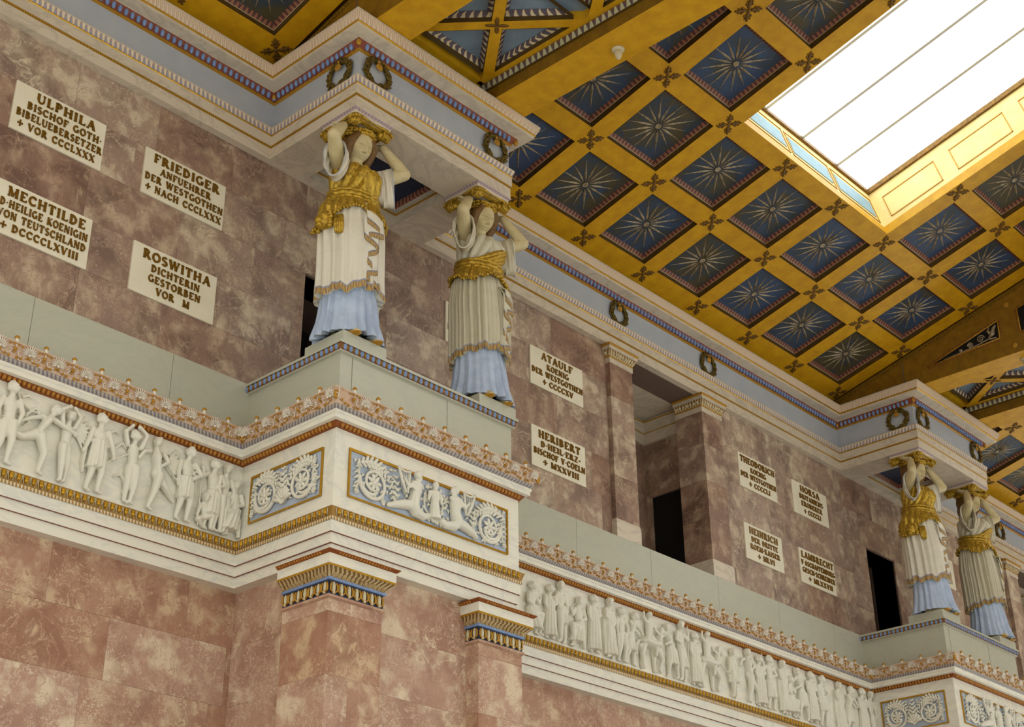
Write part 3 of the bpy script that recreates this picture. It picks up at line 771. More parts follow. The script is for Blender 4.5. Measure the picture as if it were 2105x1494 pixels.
# ------------------------------------------------------------------ roof trusses over the statue pairs
def zc(y): return 14.11 + (-.34 - y) * .384 / 1.44
ZB = 13.80
def leaf_strip(mb, p0, p1, up, w, pitch):
    """teeth of a leaf moulding along p0-p1"""
    p0, p1, up = Vector(p0), Vector(p1), Vector(up); L_ = (p1 - p0).length
    mb.add([p0, p1, p1 + up * w, p0 + up * w], [(0, 1, 2, 3)], None, [[(0, 0), (L_, 0), (L_, 1), (0, 1)]])
for b in BAYS:
    xo = b * P
    tr = empty('roof_truss', (xo, -1.9, ZB), label='ochre painted roof truss resting on the near statue porch' if b == 0 else 'ochre painted roof truss with openwork panels on the far statue porch', cat='roof truss')
    tr_l = lambda x, y, z: (x, y + 1.9, z - ZB)
    yend = YR + .02
    for bi, (a, c) in enumerate(((.0, .58), (2.18, 2.76))):
        # web from the underside up to the ceiling
        poly = [(0.0, ZB), (yend, ZB), (yend, zc(yend) + .02), (0.0, zc(0) + .02)]
        vs = [(x, y + 1.9, z - ZB) for x in (a, c) for y, z in poly]
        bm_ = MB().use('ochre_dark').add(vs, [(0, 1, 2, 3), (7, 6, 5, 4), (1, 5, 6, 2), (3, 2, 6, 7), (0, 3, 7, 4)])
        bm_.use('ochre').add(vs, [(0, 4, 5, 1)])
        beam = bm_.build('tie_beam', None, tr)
        mm = MB()
        for x, sg in ((a, -1), (c, 1)):
            if (bi == 0) == (sg == -1):      # outer face: bead along the ceiling line
                n_ = 130; mm.use('beam_molding')
                for k in range(n_):
                    y = -.1 + (yend + .1) * (k + .5) / n_
                    mm.box(x + sg * .0 - .02, x + sg * .0 + .02, y + 1.9 - .018, y + 1.9 + .018, zc(y) - .075 - ZB, zc(y) - .03 - ZB)
            else:                            # inner face: leaf moulding under the lattice
                leaf_strip(mm.use('beam_leaf'), tr_l(x + sg * .03, -1.7, 14.0), tr_l(x + sg * .03, yend, 14.0), (sg * .25, 0, 1), .09, .1)
                mm.use('brown_side').box(min(x, x + sg * .03), max(x, x + sg * .03), yend + 1.9, .2, 13.985 - ZB, 14.0 - ZB)
        mm.build('beam_moulding', None, beam)
        # seam, round bosses and triangular openwork on the outer face of the near beam
        if bi == 0:
            x = a
            MB().box(x - .006, x, -1.66 + 1.9, -1.64 + 1.9, 0, zc(-1.65) - .1 - ZB).build('seam', 'joint_dark', beam)
            for (y, z) in ((-3.84, 14.80), (-3.86, 13.95), (-6.2, 15.4), (-6.2, 14.0)):
                F = frame((x, y + 1.9, z - ZB), (0, 1, 0), (0, 0, 1), (-1, 0, 0))
                MB().lathe([(.055, 0), (.055, .012), (.035, .02), (.02, .012), (.012, .025)], 12, M=F).build('boss', 'gold_paint', beam)
            for tri, nm in (([(-2.15, 14.10), (-3.62, 14.19), (-3.63, 14.545)], 'left'), ([(-4.02, 14.18), (-5.8, 14.18), (-5.8, 15.1), (-4.02, 14.65)], 'right')):
                op = MB(); poly = [(y + 1.9, z - ZB) for y, z in tri]
                F = frame((x, 0, 0), (0, 1, 0), (0, 0, 1), (1, 0, 0))
                op.prism(poly, -.004, -.002, F); opo = op.build('openwork_shade', 'shade_black', beam)  # flat black sheet stands for the shaded holes of the openwork
                k = len(poly); fr = MB()
                for i in range(k): fr.tube([(x - .008, *poly[i]), (x - .008, *poly[(i + 1) % k])], .014, 6)
                fr.build('panel_frame', 'gold_paint', opo)
                lv = MB()
                pth = [Vector(p_) for p_ in poly]
                for i in range(k):
                    p0, p1 = pth[i], pth[(i + 1) % k]; L_ = (p1 - p0).length; cnt_ = int(L_ / .07); cen = sum(pth, Vector((0, 0))) / k
                    nn = Vector(((p1 - p0).y, -(p1 - p0).x)).normalized()
                    if nn.dot((p0 + p1) / 2 - cen) < 0: nn = -nn
                    for j in range(cnt_):
                        q = p0 + (p1 - p0) * ((j + .5) / cnt_) + nn * .035
                        lv.ball((x - .004, q.x, q.y), (.008, .016, .02), 6, 4)
                lv.build('leaf_border', 'red_paint', opo, kind='stuff')
                sc = MB()
                if nm == 'left':
                    spir = [((-3.05, 14.24), .06, 1), ((-3.26, 14.30), .075, -1), ((-2.85, 14.20), .03, 1)]
                    for (cy, cz_), r_, sg in spir:
                        sc.tube([(x - .012, cy + 1.9 + sg * r_ * (1 - t / 26) * cos(t * .5), cz_ - ZB + r_ * (1 - t / 26) * sin(t * .5)) for t in range(24)], .011, 5)
                    bird = [(-3.42, 14.26), (-3.50, 14.32), (-3.53, 14.42), (-3.58, 14.47)]
                    sc.tube([(x - .012, y + 1.9, z - ZB) for y, z in bird], [.02, .045, .03, .016], 7)
                    sc.tube([(x - .012, y + 1.9, z - ZB) for y, z in ((-3.46, 14.33), (-3.42, 14.40), (-3.45, 14.47))], [.03, .028, .01], 6)
                    sc.tube([(x - .012, y + 1.9, z - ZB) for y, z in ((-3.56, 14.22), (-3.4, 14.24), (-3.2, 14.20), (-2.9, 14.17), (-2.5, 14.14))], [.012, .016, .012, .012, .006], 6)
                else:
                    for cy, cz_, r_ in ((-4.3, 14.45, .12), (-4.7, 14.5, .14), (-5.2, 14.6, .16)):
                        sc.tube([(x - .012, cy + 1.9 + r_ * (1 - t / 26) * cos(t * .5), cz_ - ZB + r_ * (1 - t / 26) * sin(t * .5)) for t in range(24)], .018, 5)
                sc.build('scroll_work', 'star_gold', opo, kind='stuff')
        # pendants under the beam
        for y in (-3.87, -6.0):
            F = T(tr_l((a + c) / 2 + .05, y, ZB))
            pn = MB().lathe([(.085, 0), (.085, -.015), (.06, -.03), (.045, -.035)], 16, M=F).build('pendant', 'leaf_white', beam)
            MB().lathe([(.04, -.03), (.05, -.06), (.045, -.10), (.03, -.14), (.01, -.165)], 12, M=F).build('pendant_drop', 'leaf_white', pn)
    # lattice soffit between the two beams: crossing bars over blue panels
    xa, xb = .58, 2.18; zl = 14.10; cell = 1.87
    y = -1.87
    lat = MB().use('ochre')
    while y > -7:
        y2 = y - cell
        for (p0, p1) in (((xa, y), (xb, y2)), ((xb, y), (xa, y2))):
            p0, p1 = Vector(p0), Vector(p1); d = (p1 - p0).normalized(); n_ = Vector((-d.y, d.x)) * .075
            q = [p0 + n_, p1 + n_, p1 - n_, p0 - n_]
            lat.prism([(v.x, v.y + 1.9) for v in q], zl + (.0 if p0.x < 1 else .002) + .003 - ZB, zl + .138 - ZB)
        cxm, cym = (xa + xb) / 2, (y + y2) / 2
        pan = []
        for (p0, p1) in (((xa, y), (xb, y)), ((xb, y), (xb, y2)), ((xb, y2), (xa, y2)), ((xa, y2), (xa, y))):
            pm = MB().prism([(p0[0], p0[1] + 1.9), (p1[0], p1[1] + 1.9), (cxm, cym + 1.9)], zl + .14 - ZB, zl + .16 - ZB)
            po = pm.build('blue_panel', 'lattice_blue', tr)
            cs = [Vector((p0[0], p0[1], 0)), Vector((p1[0], p1[1], 0)), Vector((cxm, cym, 0))]; ce_ = sum(cs, Vector()) / 3
            ls = MB()
            gs = (.13, .075, .075)
            def inset(add):
                L2 = []
                for i in range(3):
                    p_, q_ = cs[i], cs[(i + 1) % 3]; d = (q_ - p_).normalized(); nn = Vector((-d.y, d.x, 0))
                    if nn.dot(ce_ - p_) < 0: nn = -nn
                    L2.append((p_ + nn * (gs[i] + add), d))
                out = []
                for i in range(3):
                    (a0, d0), (a1, d1) = L2[i - 1], L2[i]
                    den_ = d0.x * d1.y - d0.y * d1.x; t = ((a1.x - a0.x) * d1.y - (a1.y - a0.y) * d1.x) / den_
                    out.append(a0 + d0 * t)
                return out
            A0, A1 = inset(.004), inset(.065)
            za, zb_, zc_ = zl + .001 - ZB, zl + .075 - ZB, zl + .132 - ZB
            for i in range(3):
                k_ = (i + 1) % 3; L_ = (A0[k_] - A0[i]).length
                ls.use('brown_side').add([(A0[i].x, A0[i].y + 1.9, za), (A0[k_].x, A0[k_].y + 1.9, za), (A0[k_].x, A0[k_].y + 1.9, zb_), (A0[i].x, A0[i].y + 1.9, zb_)], [(0, 1, 2, 3)])
                ls.use('lattice_leaf').add([(A0[i].x, A0[i].y + 1.9, zb_), (A0[k_].x, A0[k_].y + 1.9, zb_), (A1[k_].x, A1[k_].y + 1.9, zc_), (A1[i].x, A1[i].y + 1.9, zc_)], [(0, 1, 2, 3)], None, [[(0, 0), (L_, 0), (L_ - .08, 1), (.08, 1)]])
            ls.build('leaf_border', None, po)
        slabs_ = MB().use('rosette')
        for k in range(4):
            M = T((cxm, cym + 1.9, zl - ZB)) @ Matrix.Rotation(pi / 4 + k * pi / 2, 4, 'Z')
            slabs_.ball((.08, 0, -.004), (.08, .03, .012), 8, 5, M)
        slabs_.build('lattice_rosette', None, tr)
        y = y2
    lat.box(xa, xa + .13, yend + 1.9, .1, zl - ZB, zl + .16 - ZB); lat.box(xb - .13, xb, yend + 1.9, .1, zl - ZB, zl + .16 - ZB)
    lat.box(xa, xb, -1.87 + 1.9 - .0, -1.87 + 2.05, zl - ZB, zl + .16 - ZB)
    lat.build('lattice', None, tr)
# ------------------------------------------------------------------ caryatids
def interp(tab, z):
    if z <= tab[0][0]: return tab[0][1:]
    for (a, b) in zip(tab, tab[1:]):
        if z <= b[0]:
            t = (z - a[0]) / (b[0] - a[0]); t = t * t * (3 - 2 * t)
            return tuple(p + (q - p) * t for p, q in zip(a[1:], b[1:]))
    return tab[-1][1:]
BODY = [(0, .40, .34, -.04), (.3, .355, .30, -.03), (.9, .345, .285, -.01), (1.4, .355, .285, 0), (1.7, .335, .265, 0), (1.98, .245, .195, 0), (2.22, .285, .24, -.02), (2.38, .29, .22, -.01), (2.48, .21, .15, 0), (2.56, .12, .11, 0)]
def sharp(a): return abs(sin(a)) ** .7 * 2 - 1
def fold(th, z, n, ph=0.0):
    return .55 * sharp(n * th / 2 + ph + .25 * sin(2.1 * z + th)) + .3 * sin(1.7 * n * th / 2 + 2.3 * ph + .5 * z) + .2 * sin(2.7 * n * th / 2 - ph)
def knee(th, z, a0=-2.0, z0=1.12, amp=.075):
    d = atan2(sin(th - a0), cos(th - a0)); return amp * exp(-(d / .42) ** 2 - ((z - z0) / .42) ** 2)
def knee_mask(th, z, a0=-1.85, z0=1.25):
    d = atan2(sin(th - a0), cos(th - a0)); return 1 - .88 * exp(-(d / .5) ** 4 - ((z - z0) / .55) ** 4)
def cloth(hem, top, extra, rf, nth=120, nz=34, thick=.02, band=None, bandmat=None, mat=None, flare=None):
    """draped cloth around the body from hem(th) to top(th); the hem is rolled in so that the cloth has a visible thickness"""
    rows = []; zz = []
    for i in range(nz + 1):
        t = i / nz; r = []; 
        for j in range(nth):
            th = 2 * pi * j / nth; z = hem(th) + (top(th) - hem(th)) * t
            rx, ry, cy = interp(BODY, z); e = extra(th, z, t) + rf(th, z)
            r.append(((rx + e) * cos(th), cy + (ry + e) * sin(th), z))
        rows.append(r)
    inner = [[(x * (1 - .10), y * (1 - .10), z + .012) for x, y, z in rows[0]]]
    inner0 = [[(x * (1 - .30), y * (1 - .30), z + .05) for x, y, z in rows[0]]]
    top_in = [[(x * .8, y * .8, z - .01) for x, y, z in rows[-1]]]
    m = MB()
    nb = 0
    if band:
        nb = max(1, round(band / max(.001, (sum(top(2 * pi * j / 24) - hem(2 * pi * j / 24) for j in range(24)) / 24)) * nz))
        m.use(bandmat); m.grid(rows[:nb + 1], uvf=lambda i, j: (j * 2 * pi * .36 / nth, i / nb))
    m.use(mat); m.grid(inner0 + inner + [rows[0]]); m.grid(rows[nb:] + top_in)
    return m

def head_mesh(mb, c, turn=0.0):
    K = 1.14; a, b, h = .142, .172, .205
    Rz = Matrix.Rotation(turn, 4, 'Z'); Rx = Matrix.Rotation(radians(28), 4, 'X')
    def g(x, z, x0, z0, sx, sz): return exp(-((x - x0) / sx) ** 2 - ((z - z0) / sz) ** 2)
    def fn(p):
        x, y, z = p
        if z < 0: x *= 1 - .30 * (-z / h) ** 1.6; y = y * (1 - .12 * (-z / h) ** 2)
        if y < 0:
            fr = min(1, -y / .09)
            d = 0
            nz_ = (.03 - z) / .085
            if 0 <= nz_ <= 1: d += (.012 + .034 * nz_) * exp(-(x / (.013 + .010 * nz_)) ** 2)
            d += .022 * g(x, z, 0, .035, .02, .03)
            for s_ in (-1, 1):
                d -= .032 * g(x, z, s_ * .055, .012, .030, .022)
                d += .013 * g(x, z, s_ * .054, .008, .017, .009)
                d += .010 * g(x, z, s_ * .055, .045, .035, .013)
                d += .010 * g(x, z, s_ * .07, -.05, .03, .03)
            d += .014 * g(x, z, 0, -.086, .03, .008) + .013 * g(x, z, 0, -.110, .026, .009) - .012 * g(x, z, 0, -.098, .032, .0045) - .010 * g(x, z, 0, -.128, .035, .009)
            d += .020 * g(x, z, 0, -.165, .035, .028)
            y -= d * fr * 1.35
        q = Rz @ Rx @ (Vector((x, y, z)) * K); return (c[0] + q.x, c[1] + q.y, c[2] + q.z)
    mb.ball((0, 0, 0), (a, b, h), 56, 44, None, fn)

def hand_mesh(mb, wrist, out, s_):
    """palm turned up under the capital, fingers spread back around its side"""
    w_ = Vector(wrist); o = Vector(out).normalized(); up = Vector((0, 0, 1)); side = o.cross(up).normalized()
    palm = w_ + o * .06 + up * .03
    mb.limb(w_, palm, .042, .045, 8); mb.ball(palm + o * .02, (.055, .055, .034), 10, 6)
    for k, (off, L_) in enumerate(((-.042, .085), (-.014, .10), (.014, .095), (.042, .075))):
        a = palm + o * .05 + side * off; b = a + o * L_ * .55 + up * .022; c = b + o * L_ * .4 + up * .03
        mb.tube([a - o * .03, a, b, c], [.019, .019, .016, .011], 7)
    a = palm - side * .045 * s_ * -1; b = a + side * .05 * s_ + o * .02 + up * .01; c = b + o * .04 + up * .02
    mb.tube([palm, b, c], [.022, .019, .012], 7)

def build_caryatid(kind):
    """kind 0: white tunic with gold bodice and aegis; kind 1: cream pleated tunic with gold sash"""
    root = empty('caryatid')
    rnd = random.Random(3 + kind)
    # plinth
    MB().use('parapet_marble').box(-.33, .33, -.33, .33, -.155, 0).build('plinth', None, root)
    # body: one continuous figure
    bd = MB(); tz = 0
    bd.ball((0, 0, 2.22), (.23, .18, .24), 16, 10); bd.ball((0, 0, 1.7), (.26, .2, .4), 16, 10); bd.ball((0, 0, 2.42), (.28, .12, .10), 16, 8)
    bd.tube([(0, .01, 2.35), (0, .0, 2.52), (0, -.01, 2.66), (0, -.0, 2.75)], [.13, .095, .09, .09], 14)
    head_mesh(bd, (0, -.04, 2.79), -.10 if kind == 0 else -.18)
    for s_ in (-1, 1):
        sh = (s_ * .27, 0, 2.41); el = (s_ * .58, -.27, 2.58); wr = (s_ * .33, -.14, 2.91)
        bd.limb(sh, el, .105, .082, 12); bd.ball(el, (.078, .078, .078), 10, 8)
        m1 = Vector(el).lerp(Vector(wr), .3)
        bd.tube([el, m1, wr], [.076, .080, .052], 12); bd.ball(wr, .052, 10, 6)
        hand_mesh(bd, wr, (s_ * -.12, 1, .05), s_)
        bd.limb((s_ * .13, 0, 1.5), (s_ * .14, -.04, .85), .13, .09, 10); bd.limb((s_ * .14, -.04, .85), (s_ * .15, .02, .12), .085, .06, 10)
        fx = s_ * .16; fy = -.27 if s_ < 0 else -.24
        bd.tube([(fx, .05, .07), (fx, fy + .08, .07), (fx + s_ * .01, fy - .05, .045), (fx + s_ * .015, fy - .12, .03)], [.07, .065, .055, .03], 10, flat=.9)
        bd.limb((s_ * .15, .02, .14), (fx, .0, .08), .06, .065, 8)
        for t_ in range(5): bd.ball((fx + (t_ - 2) * .022, fy - .13 + abs(t_ - 1.4) * .012, .024), (.014, .03, .018), 6, 5)
    me = remesh(bd, .009, 'body', 'skin', 1)
    obj('body', me, root)
    # sandals
    for s_ in (-1, 1): MB().ball((s_ * .17, -.26, .014), (.08, .17, .02), 12, 6).build('sandal', 'gold_paint', root)
    # underskirt
    tunic = 'statue_white' if kind == 0 else 'statue_cream'
    m = cloth(lambda th: .012 + .02 * max(0, -sin(th)) , lambda th: .86, lambda th, z, t: .02 - .04 * t + (knee(th, z, -1.95, .5, .03) if kind == 0 else 0), lambda th, z: max(.008, .058 - .06 * z) * fold(th, z, 20, .4 + kind) * (1 - .6 * exp(-(atan2(sin(th + 2.35), cos(th + 2.35)) / .38) ** 2)), mat='robe_blue', nth=150)
    m.build('underskirt', None, root)
    # tunic
    if kind == 0:
        hem = lambda th: .60 - .05 * max(0, -cos(th)) ** 1.5 - .03 * exp(-((th - 3.9) / .5) ** 2) + .06 * exp(-((th - 4.9) / .5) ** 2) + .04 * max(0, cos(th)) + .026 * sin(9 * th) + .016 * sin(17 * th)
        ext = lambda th, z, t: .045 + .02 * (1 - t) + knee(th, z)
        rf = lambda th, z: .046 * fold(th, z, 20, 1.1) * knee_mask(th, z) * (1 if z < 1.7 else max(.25, 1 - (z - 1.7)))
    else:
        hem = lambda th: .66 + .06 * sin(th - .6) * -1 - .04 * max(0, -cos(th)) + .022 * sin(11 * th) + .012 * sin(23 * th)
        ext = lambda th, z, t: .018 + .022 * (1 - t) + knee(th, z, -1.3, 1.1, .04)
        rf = lambda th, z: .050 * fold(th, z, 26, .3) * (1 if z < 1.6 else max(.3, 1 - 1.3 * (z - 1.6)))
    cloth(hem, lambda th: 2.02, ext, rf, nth=180, nz=42, band=.11, bandmat='hem_band', mat=tunic).build('tunic', None, root)
    # bodice
    dia = lambda th, z: .030 * sharp(6.5 * th + (11 if cos(th + .25) > 0 else -11) * (z - 2.1)) * (1 if z < 2.4 else .3)
    bust = lambda th, z: sum(.045 * exp(-((atan2(sin(th - c), cos(th - c))) / .38) ** 2 - ((z - 2.29) / .09) ** 2) for c in (-1.18, -1.96))
    cloth(lambda th: 1.95, lambda th: 2.47 - (.075 if kind == 0 else .02) * max(0, -sin(th)) ** 2, lambda th, z, t: .022 + bust(th, z), dia, nth=220, nz=36, mat='gold_statue' if kind == 0 else tunic).build('bodice', None, root)
    if kind == 1:   # diagonal gold sash over the chest
        sh = MB()
        for q in range(4):
            pts = []
            for i in range(15):
                t = i / 14; th = -2.55 + 2.35 * t; z = 1.95 + .36 * t ** 1.15 + (q - 1.5) * .045 + .012 * sin(9 * t + q)
                rx, ry, cy = interp(BODY, z); e = .052 + bust(th, z)
                pts.append(((rx + e) * cos(th), cy + (ry + e) * sin(th), z))
            sh.tube(pts, [.02 + .014 * sin(pi * i / 14) for i in range(15)], 7)
        sh.build('sash', 'gold_statue', root)
    # belt
    bl = MB()
    for q, (dz, rr) in enumerate(((.0, .036), (.055, .024), (-.05, .022))):
        pts = []
        for i in range(49):
            th = 2 * pi * i / 48; z = 1.985 + dz + .03 * sin(th + .5); rx, ry, cy = interp(BODY, z)
            e = .072 + .010 * sin(16 * th + q); pts.append(((rx + e) * cos(th), cy + (ry + e) * sin(th), z))
        bl.tube(pts, rr, 8, caps=False)
    bl.build('belt', 'gold_statue', root)
    # gold overfold hanging from the belt
    if kind == 0:
        A_ = lambda th, c, s: exp(-(atan2(sin(th - c), cos(th - c)) / s) ** 2)
        ph = lambda th: 1.68 - .26 * A_(th, 2.95, .62) + .07 * A_(th, 4.15, .30) - .03 * A_(th, 4.85, .3) + .014 * sin(9 * th)
        pe = lambda th, z, t: .06 + .04 * (1 - t) + .03 * A_(th, 3.0, .6)
        pf = lambda th, z: .030 * fold(th, z, 20, .7) + .008 * sin(31 * z + 5 * th)
    else:
        ph = lambda th: 1.80 - .13 * exp(-(atan2(sin(th - 3.7), cos(th - 3.7)) / .5) ** 2) - .20 * exp(-(atan2(sin(th - 5.6), cos(th - 5.6)) / .45) ** 2) + .018 * sin(16 * th)
        pe = lambda th, z, t: .07 + .03 * (1 - t)
        pf = lambda th, z: .018 * fold(th, z, 24, .2) + .01 * sin(40 * z + 7 * th)
    pep = cloth(ph, lambda th: 1.96, pe, pf, nth=140, nz=20, mat='gold_statue').build('overfold', None, root)
    fr = MB()       # curled tassels along the edge of the overfold
    for i in range(72):
        th = 2 * pi * i / 72; z = ph(th); rx, ry, cy = interp(BODY, z); e = pe(th, z, 0) + pf(th, z)
        fr.ball(((rx + e) * cos(th), cy + (ry + e) * sin(th), z - .004), (.021, .021, .026), 6, 5)
    fr.build('fringe', 'gold_statue', pep)
    if kind == 0:     # mask and paw of the skin on the right hip
        mk = MB()
        def on(th, z, e):
            rx, ry, cy = interp(BODY, z); return Vector(((rx + e) * cos(th), cy + (ry + e) * sin(th), z))
        c = on(3.2, 1.52, .10); o_ = Vector((cos(3.2), sin(3.2), 0)); sd0 = Vector((-o_.y, o_.x, 0))
        mk.ball(c, (.10, .11, .12), 14, 10); mk.ball(c + o_ * .09 + Vector((0, 0, -.03)), (.05, .055, .045), 10, 8); mk.ball(c + o_ * .08 + Vector((0, 0, -.09)), (.04, .045, .03), 8, 6)
        for s2 in (-1, 1):
            mk.ball(c + sd0 * .055 * s2 + o_ * .07 + Vector((0, 0, .035)), .024, 8, 6); mk.ball(c + sd0 * .09 * s2 + Vector((0, 0, .09)), .035, 8, 6)
            for q in range(5): mk.ball(c + sd0 * (.10 + .01 * (q % 2)) * s2 + Vector((0, 0, .06 - .04 * q)), (.035, .035, .03), 7, 5)
        for q in range(4): mk.tube([on(3.60 + .06 * q, 1.56, .10), on(3.62 + .065 * q, 1.42, .105), on(3.64 + .06 * q, 1.30 + .01 * abs(q - 1.5), .10)], [.026, .026, .012], 7)
        mk.build('skin_mask', 'gold_statue', pep)
    # cascade of zigzag folds on the left front
    ca = MB(); npass = 7; per = 8; tops = []; S = []
    tha, thb = (-1.80, -1.22) if kind == 0 else (-1.42, -.86)
    ztop = 1.72 if kind == 0 else 1.66
    for k in range(npass):
        for j in range(per + (1 if k == npass - 1 else 0)):
            u = j / per; u2 = .5 - .5 * cos(pi * u); dirn = u2 if k % 2 == 0 else 1 - u2
            s_ = (k + u) / npass
            wob = .10 * sin(2.6 * k)
            S.append((tha + (thb - tha) * (dirn * (.75 + .25 * sin(k * 1.3)) + wob), .135 - .07 * s_ + .012 * sin(pi * u), (ztop - .22) - .84 * s_ + .02 * sin(6 * s_)))
    rows = []; NR = 10
    for i in range(NR + 1):
        row = []
        for th, e, zb in S:
            z = ztop + (zb + .075 - ztop) * i / (NR - 1) if i < NR else zb
            rx, ry, cy = interp(BODY, z); ee = .03 + (e - .03) * min(1, .25 + i / 4)
            row.append(((rx + ee) * cos(th), cy + (ry + ee) * sin(th), z))
        rows.append(row)
    ca.use(tunic).grid(rows[:NR], closed=False); ca.use('hem_band').grid(rows[NR - 1:], closed=False, uvf=lambda i, j: (j * .035, 1 - i))
    cao = ca.build('cascade_fold', None, root)
    so = cao.modifiers.new('solid', 'SOLIDIFY'); so.thickness = .014; so.offset = 0
    # side fall of the tunic at the left hip, swinging lower
    # sleeves
    for s_ in (-1, 1):
        rows = []
        sh = Vector((s_ * .20, .02, 2.40)); en = Vector((s_ * .47, -.175, 2.50))
        ax = (en - sh).normalized(); sd_ = ax.cross(Vector((0, 0, 1))).normalized()
        for i in range(49):
            t = i / 48; c = sh.lerp(en, t); topz = c.z + .12 + .02 * t; botz = c.z - .19 - .25 * t ** .8; row = []
            for j in range(36):
                a = 2 * pi * j / 36; zc_ = (topz + botz) / 2 + (topz - botz) / 2 * sin(a)
                wdt = (.095 + .035 * t) * (1.0 + .12 * sin(a)) * (1 + .04 * t * sin(5 * a + 3 * t) + (.20 * sharp(10 * t + .5 * sin(3 * a)) + .08 * sin(37 * t + 2 * a)) * min(1, .3 + .7 * abs(cos(a))))
                p = Vector((c.x, c.y, 0)) + Vector((sd_.x, sd_.y, 0)) * (wdt * cos(a)) + Vector((ax.x, ax.y, 0)) * (.035 * sin(a) * -t)
                row.append((p.x, p.y, zc_))
            rows.append(row)
        last = rows[-1]; cen = sum((Vector(p) for p in last), Vector()) / len(last)
        inn = [tuple(cen + (Vector(p) - cen) * .93 - ax * .0) for p in last]; inn2 = [tuple(cen + (Vector(p) - cen) * .86 - ax * .13) for p in last]
        sm = MB().use(tunic).grid(rows + [inn, inn2]); so_ = sm.build('sleeve', None, root)
        MB().tube([tuple(Vector(p)) for p in last] + [last[0]], .007, 6, caps=False).build('sleeve_hem', 'frieze_blue' if kind == 0 else 'statue_white', so_)
    # hair, wreath
    hr = MB()
    hr.ball((0, .05, 2.83), (.182, .19, .20), 20, 14)
    for s_ in (-1, 1):
        hr.tube([(s_ * .05, -.19, 2.93), (s_ * .125, -.165, 2.88), (s_ * .178, -.125, 2.79), (s_ * .172, -.07, 2.69), (s_ * .155, .0, 2.58), (s_ * .14, .02, 2.46)], [.03, .05, .054, .056, .048, .028], 9)
        hr.tube([(s_ * .10, .10, 2.72), (s_ * .11, .13, 2.55), (s_ * .10, .13, 2.38), (s_ * .09, .12, 2.2)], [.06, .06, .05, .02], 8)
    hr.ball((0, .15, 2.66), (.13, .09, .16), 12, 8)
    he = obj('hair', remesh(hr, .014, 'hair', 'hair', 2), root)
    wr_ = MB()
    for i in range(46):
        a = 2 * pi * i / 46 + rnd.uniform(-.05, .05)
        for q in range(3):
            rr = .192 + .014 * q; zz = 2.925 + .030 * q + rnd.uniform(-.014, .014) + .015 * sin(a)
            wr_.ball((rr * cos(a) * .97, -.01 + rr * 1.1 * sin(a), zz - .03 * max(0, -sin(a))), (.03, .026, .021), 6, 5)
    wr_.build('head_wreath', 'gold_statue', root)
    # capital: gold volutes under a white abacus with painted rim
    cp = MB(); cp.use('gold_statue')
    rows = []
    for (hf, z, cvx) in ((.20, 2.992, 0), (.25, 3.0, .02), (.28, 3.01, .03), (.287, 3.022, .03)):
        row = []
        for k in range(4):
            a0 = Vector(((-1, -1), (1, -1), (1, 1), (-1, 1))[k]) * hf; a1 = Vector(((1, -1), (1, 1), (-1, 1), (-1, -1))[k]) * hf
            nn = Vector(((0, 1), (-1, 0), (0, -1), (1, 0))[k])
            for j in range(6):
                t = j / 6; p = a0.lerp(a1, t) + nn * cvx * sin(pi * t); row.append((p.x, p.y, z))
        rows.append(row)
    cp.grid(rows, smooth=False)
    for sx, sy in ((-1, -1), (1, -1), (1, 1), (-1, 1)):
        c = Vector((sx * .25, sy * .25, 2.955)); d = Vector((sx, sy, 0)).normalized()
        for face in (Vector((-sx, 0, 0)), Vector((0, -sy, 0))):
            F = frame(c + Vector((0, 0, 0)), face, (0, 0, 1), face.cross(Vector((0, 0, 1))))
            sgn = 1
            sp = []
            for t in range(30):
                a = t * .45; r_ = .075 * (1 - t / 33); sp.append((-.0 - r_ * cos(a) * 1 + .0, r_ * sin(a) + .0, 0))
            nrm = Vector((0, sy, 0)) if abs(face.x) > .5 else Vector((sx, 0, 0))
            M = T(nrm * .045) @ F
            cp.tube(sp, [.017 * (1 - t / 50) for t in range(30)], 6, M)
            cp.tube([(.0, .068, 0), (.08, .066, 0), (.16, .058, 0), (.26, .054, 0)], [.018, .02, .016, .012], 6, M)
        cp.ball(c, (.066, .066, .066), 12, 8); cp.tube([c, c + Vector((-sx * .08, -sy * .08, .045))], [.06, .05], 8)
    cpo = cp.build('capital', None, root); cpo.location = (-.02 if kind == 0 else -.065, -.03, 0)
    m = MB(); m.frustum(-.292, .292, -.292, .292, 3.018, 3.072, -.006); m.build('abacus', 'entablature_marble', cpo)
    sq = [(-.295, .295), (-.295, -.295), (.295, -.295), (.295, .295)]
    MB().sweep(sq, [(0.003, 3.07), (.005, 3.076), (.03, 3.10)], closed=True).build('abacus_rim', 'abacus_leaf', cpo)
    MB().box(-.325, .325, -.325, .325, 3.099, 3.109).build('abacus_top', 'entablature_marble', cpo)
    return root

